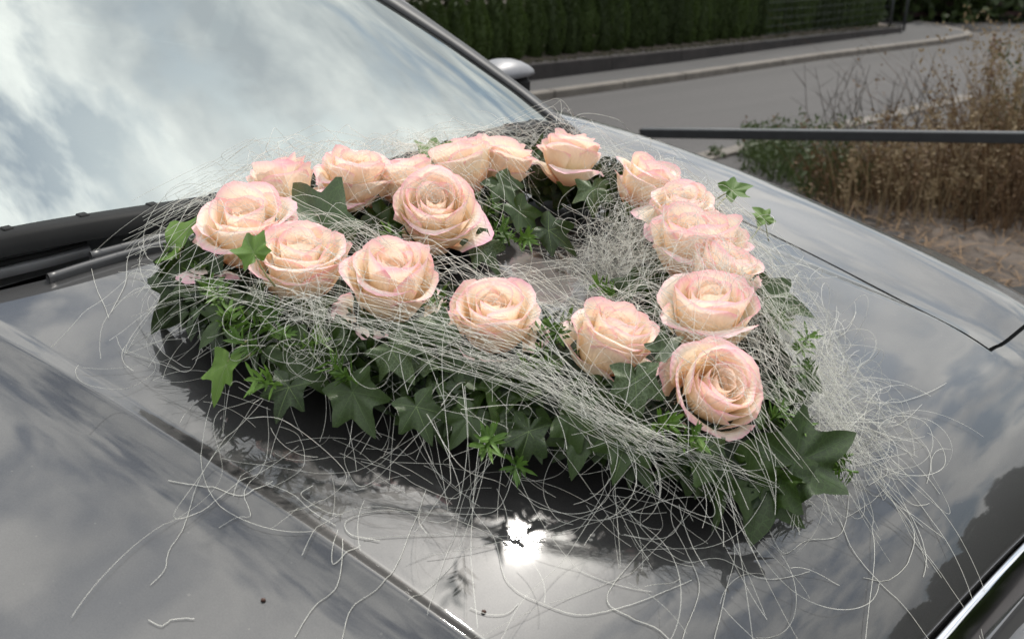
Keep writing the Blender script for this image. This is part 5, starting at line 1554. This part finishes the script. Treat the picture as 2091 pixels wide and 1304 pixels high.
# bare dark twigs in front of the road
mb = MB()
for _ in range(46):
    c = gp(ub(1680, 1960), ub(340, 420)); h = ub(0.35, 0.75); p = onG(c); q = p + Vector((ub(-.2, .1), ub(-.1, .1), h * .55)); t = q + Vector((ub(-.2, .15), ub(-.1, .1), h * .45))
    mb.tube([p, q, t], [0.004, 0.003, 0.0012], 4)
    for k in range(3):
        s0 = q.lerp(t, ub(0, .8)); mb.tube([s0, s0 + Vector((ub(-.12, .12), ub(-.1, .1), ub(.04, .14)))], [0.002, 0.0008], 3)
tag(mb.build('bare_twigs', M['bark']), 'bare dark twigs rising above the dry weeds', 'twigs', kind='stuff')
# fallen straw, pebbles on the soil
vs = []; fs = []
for _ in range(900):
    p = gp(ub(1640, 2300), ub(400, 640)); p = onG(p, 0.05); a = ub(0, 6.28); L_ = ub(.05, .25); d = Vector((math.cos(a), math.sin(a), ub(-.05, .2))) * L_; s_ = Vector((-math.sin(a), math.cos(a), 0)) * 0.0025; b = len(vs)
    vs += [p - s_, p + s_, p + d * .5 + s_ + Vector((0, 0, .015)), p + d * .5 - s_ + Vector((0, 0, .015)), p + d]; fs += [(b, b + 1, b + 2, b + 3), (b + 3, b + 2, b + 4)]
tag(obj('fallen_straw', vs, fs, M['dry'], smooth=False), 'dry straw lying on the soil right of the car', 'straw', kind='stuff')
mb = MB()
for _ in range(120):
    p = onG(gp(ub(1700, 2300), ub(430, 640)), 0.04); r_ = ub(.006, .022); mb.box(p, (r_ * 2, r_ * 1.6, r_ * 1.2), ub(0, 3), bev=r_ * .45)
tag(mb.build('pebbles', M['stone'], None, True), 'grey pebbles scattered over the soil', 'pebbles', kind='stuff')
# dock plant with rusty seeds
dk = empty('dock_plant', onG(gp(1985, 380))); tag(dk, 'rusty red dock plant standing among the weeds', 'plant')
mb = MB(); mb.tube([(0, 0, 0), (0.01, 0, 0.4), (0.0, 0.02, 0.84)], [0.006, 0.005, 0.003], 5); mb.build('stem', M['dock'], dk)
vs = []; fs = []
for _ in range(150):
    z = ub(0.58, 0.86); a = ub(0, 6.28); q = Vector((math.cos(a) * .022, math.sin(a) * .022, z)); b = len(vs); d = Vector((ub(-1, 1), ub(-1, 1), ub(-1, 1))) * .014; e = Vector((ub(-1, 1), ub(-1, 1), ub(-1, 1))) * .012
    vs += [q, q + d, q + d + e, q + e]; fs.append((b, b + 1, b + 2, b + 3))
obj('seed_head', vs, fs, M['dock'], dk, False)
# rubber wheel stop beyond the front wheel
ws_ = onG(gp(2150, 640)); mb = MB(); mb.box((0, 0, 0.05), (0.5, 0.14, 0.11), 0.2, bev=0.02); o = mb.build('wheel_stop', M['rubber']); o.location = ws_; tag(o, 'black rubber wheel stop beyond the car nose', 'wheel stop')
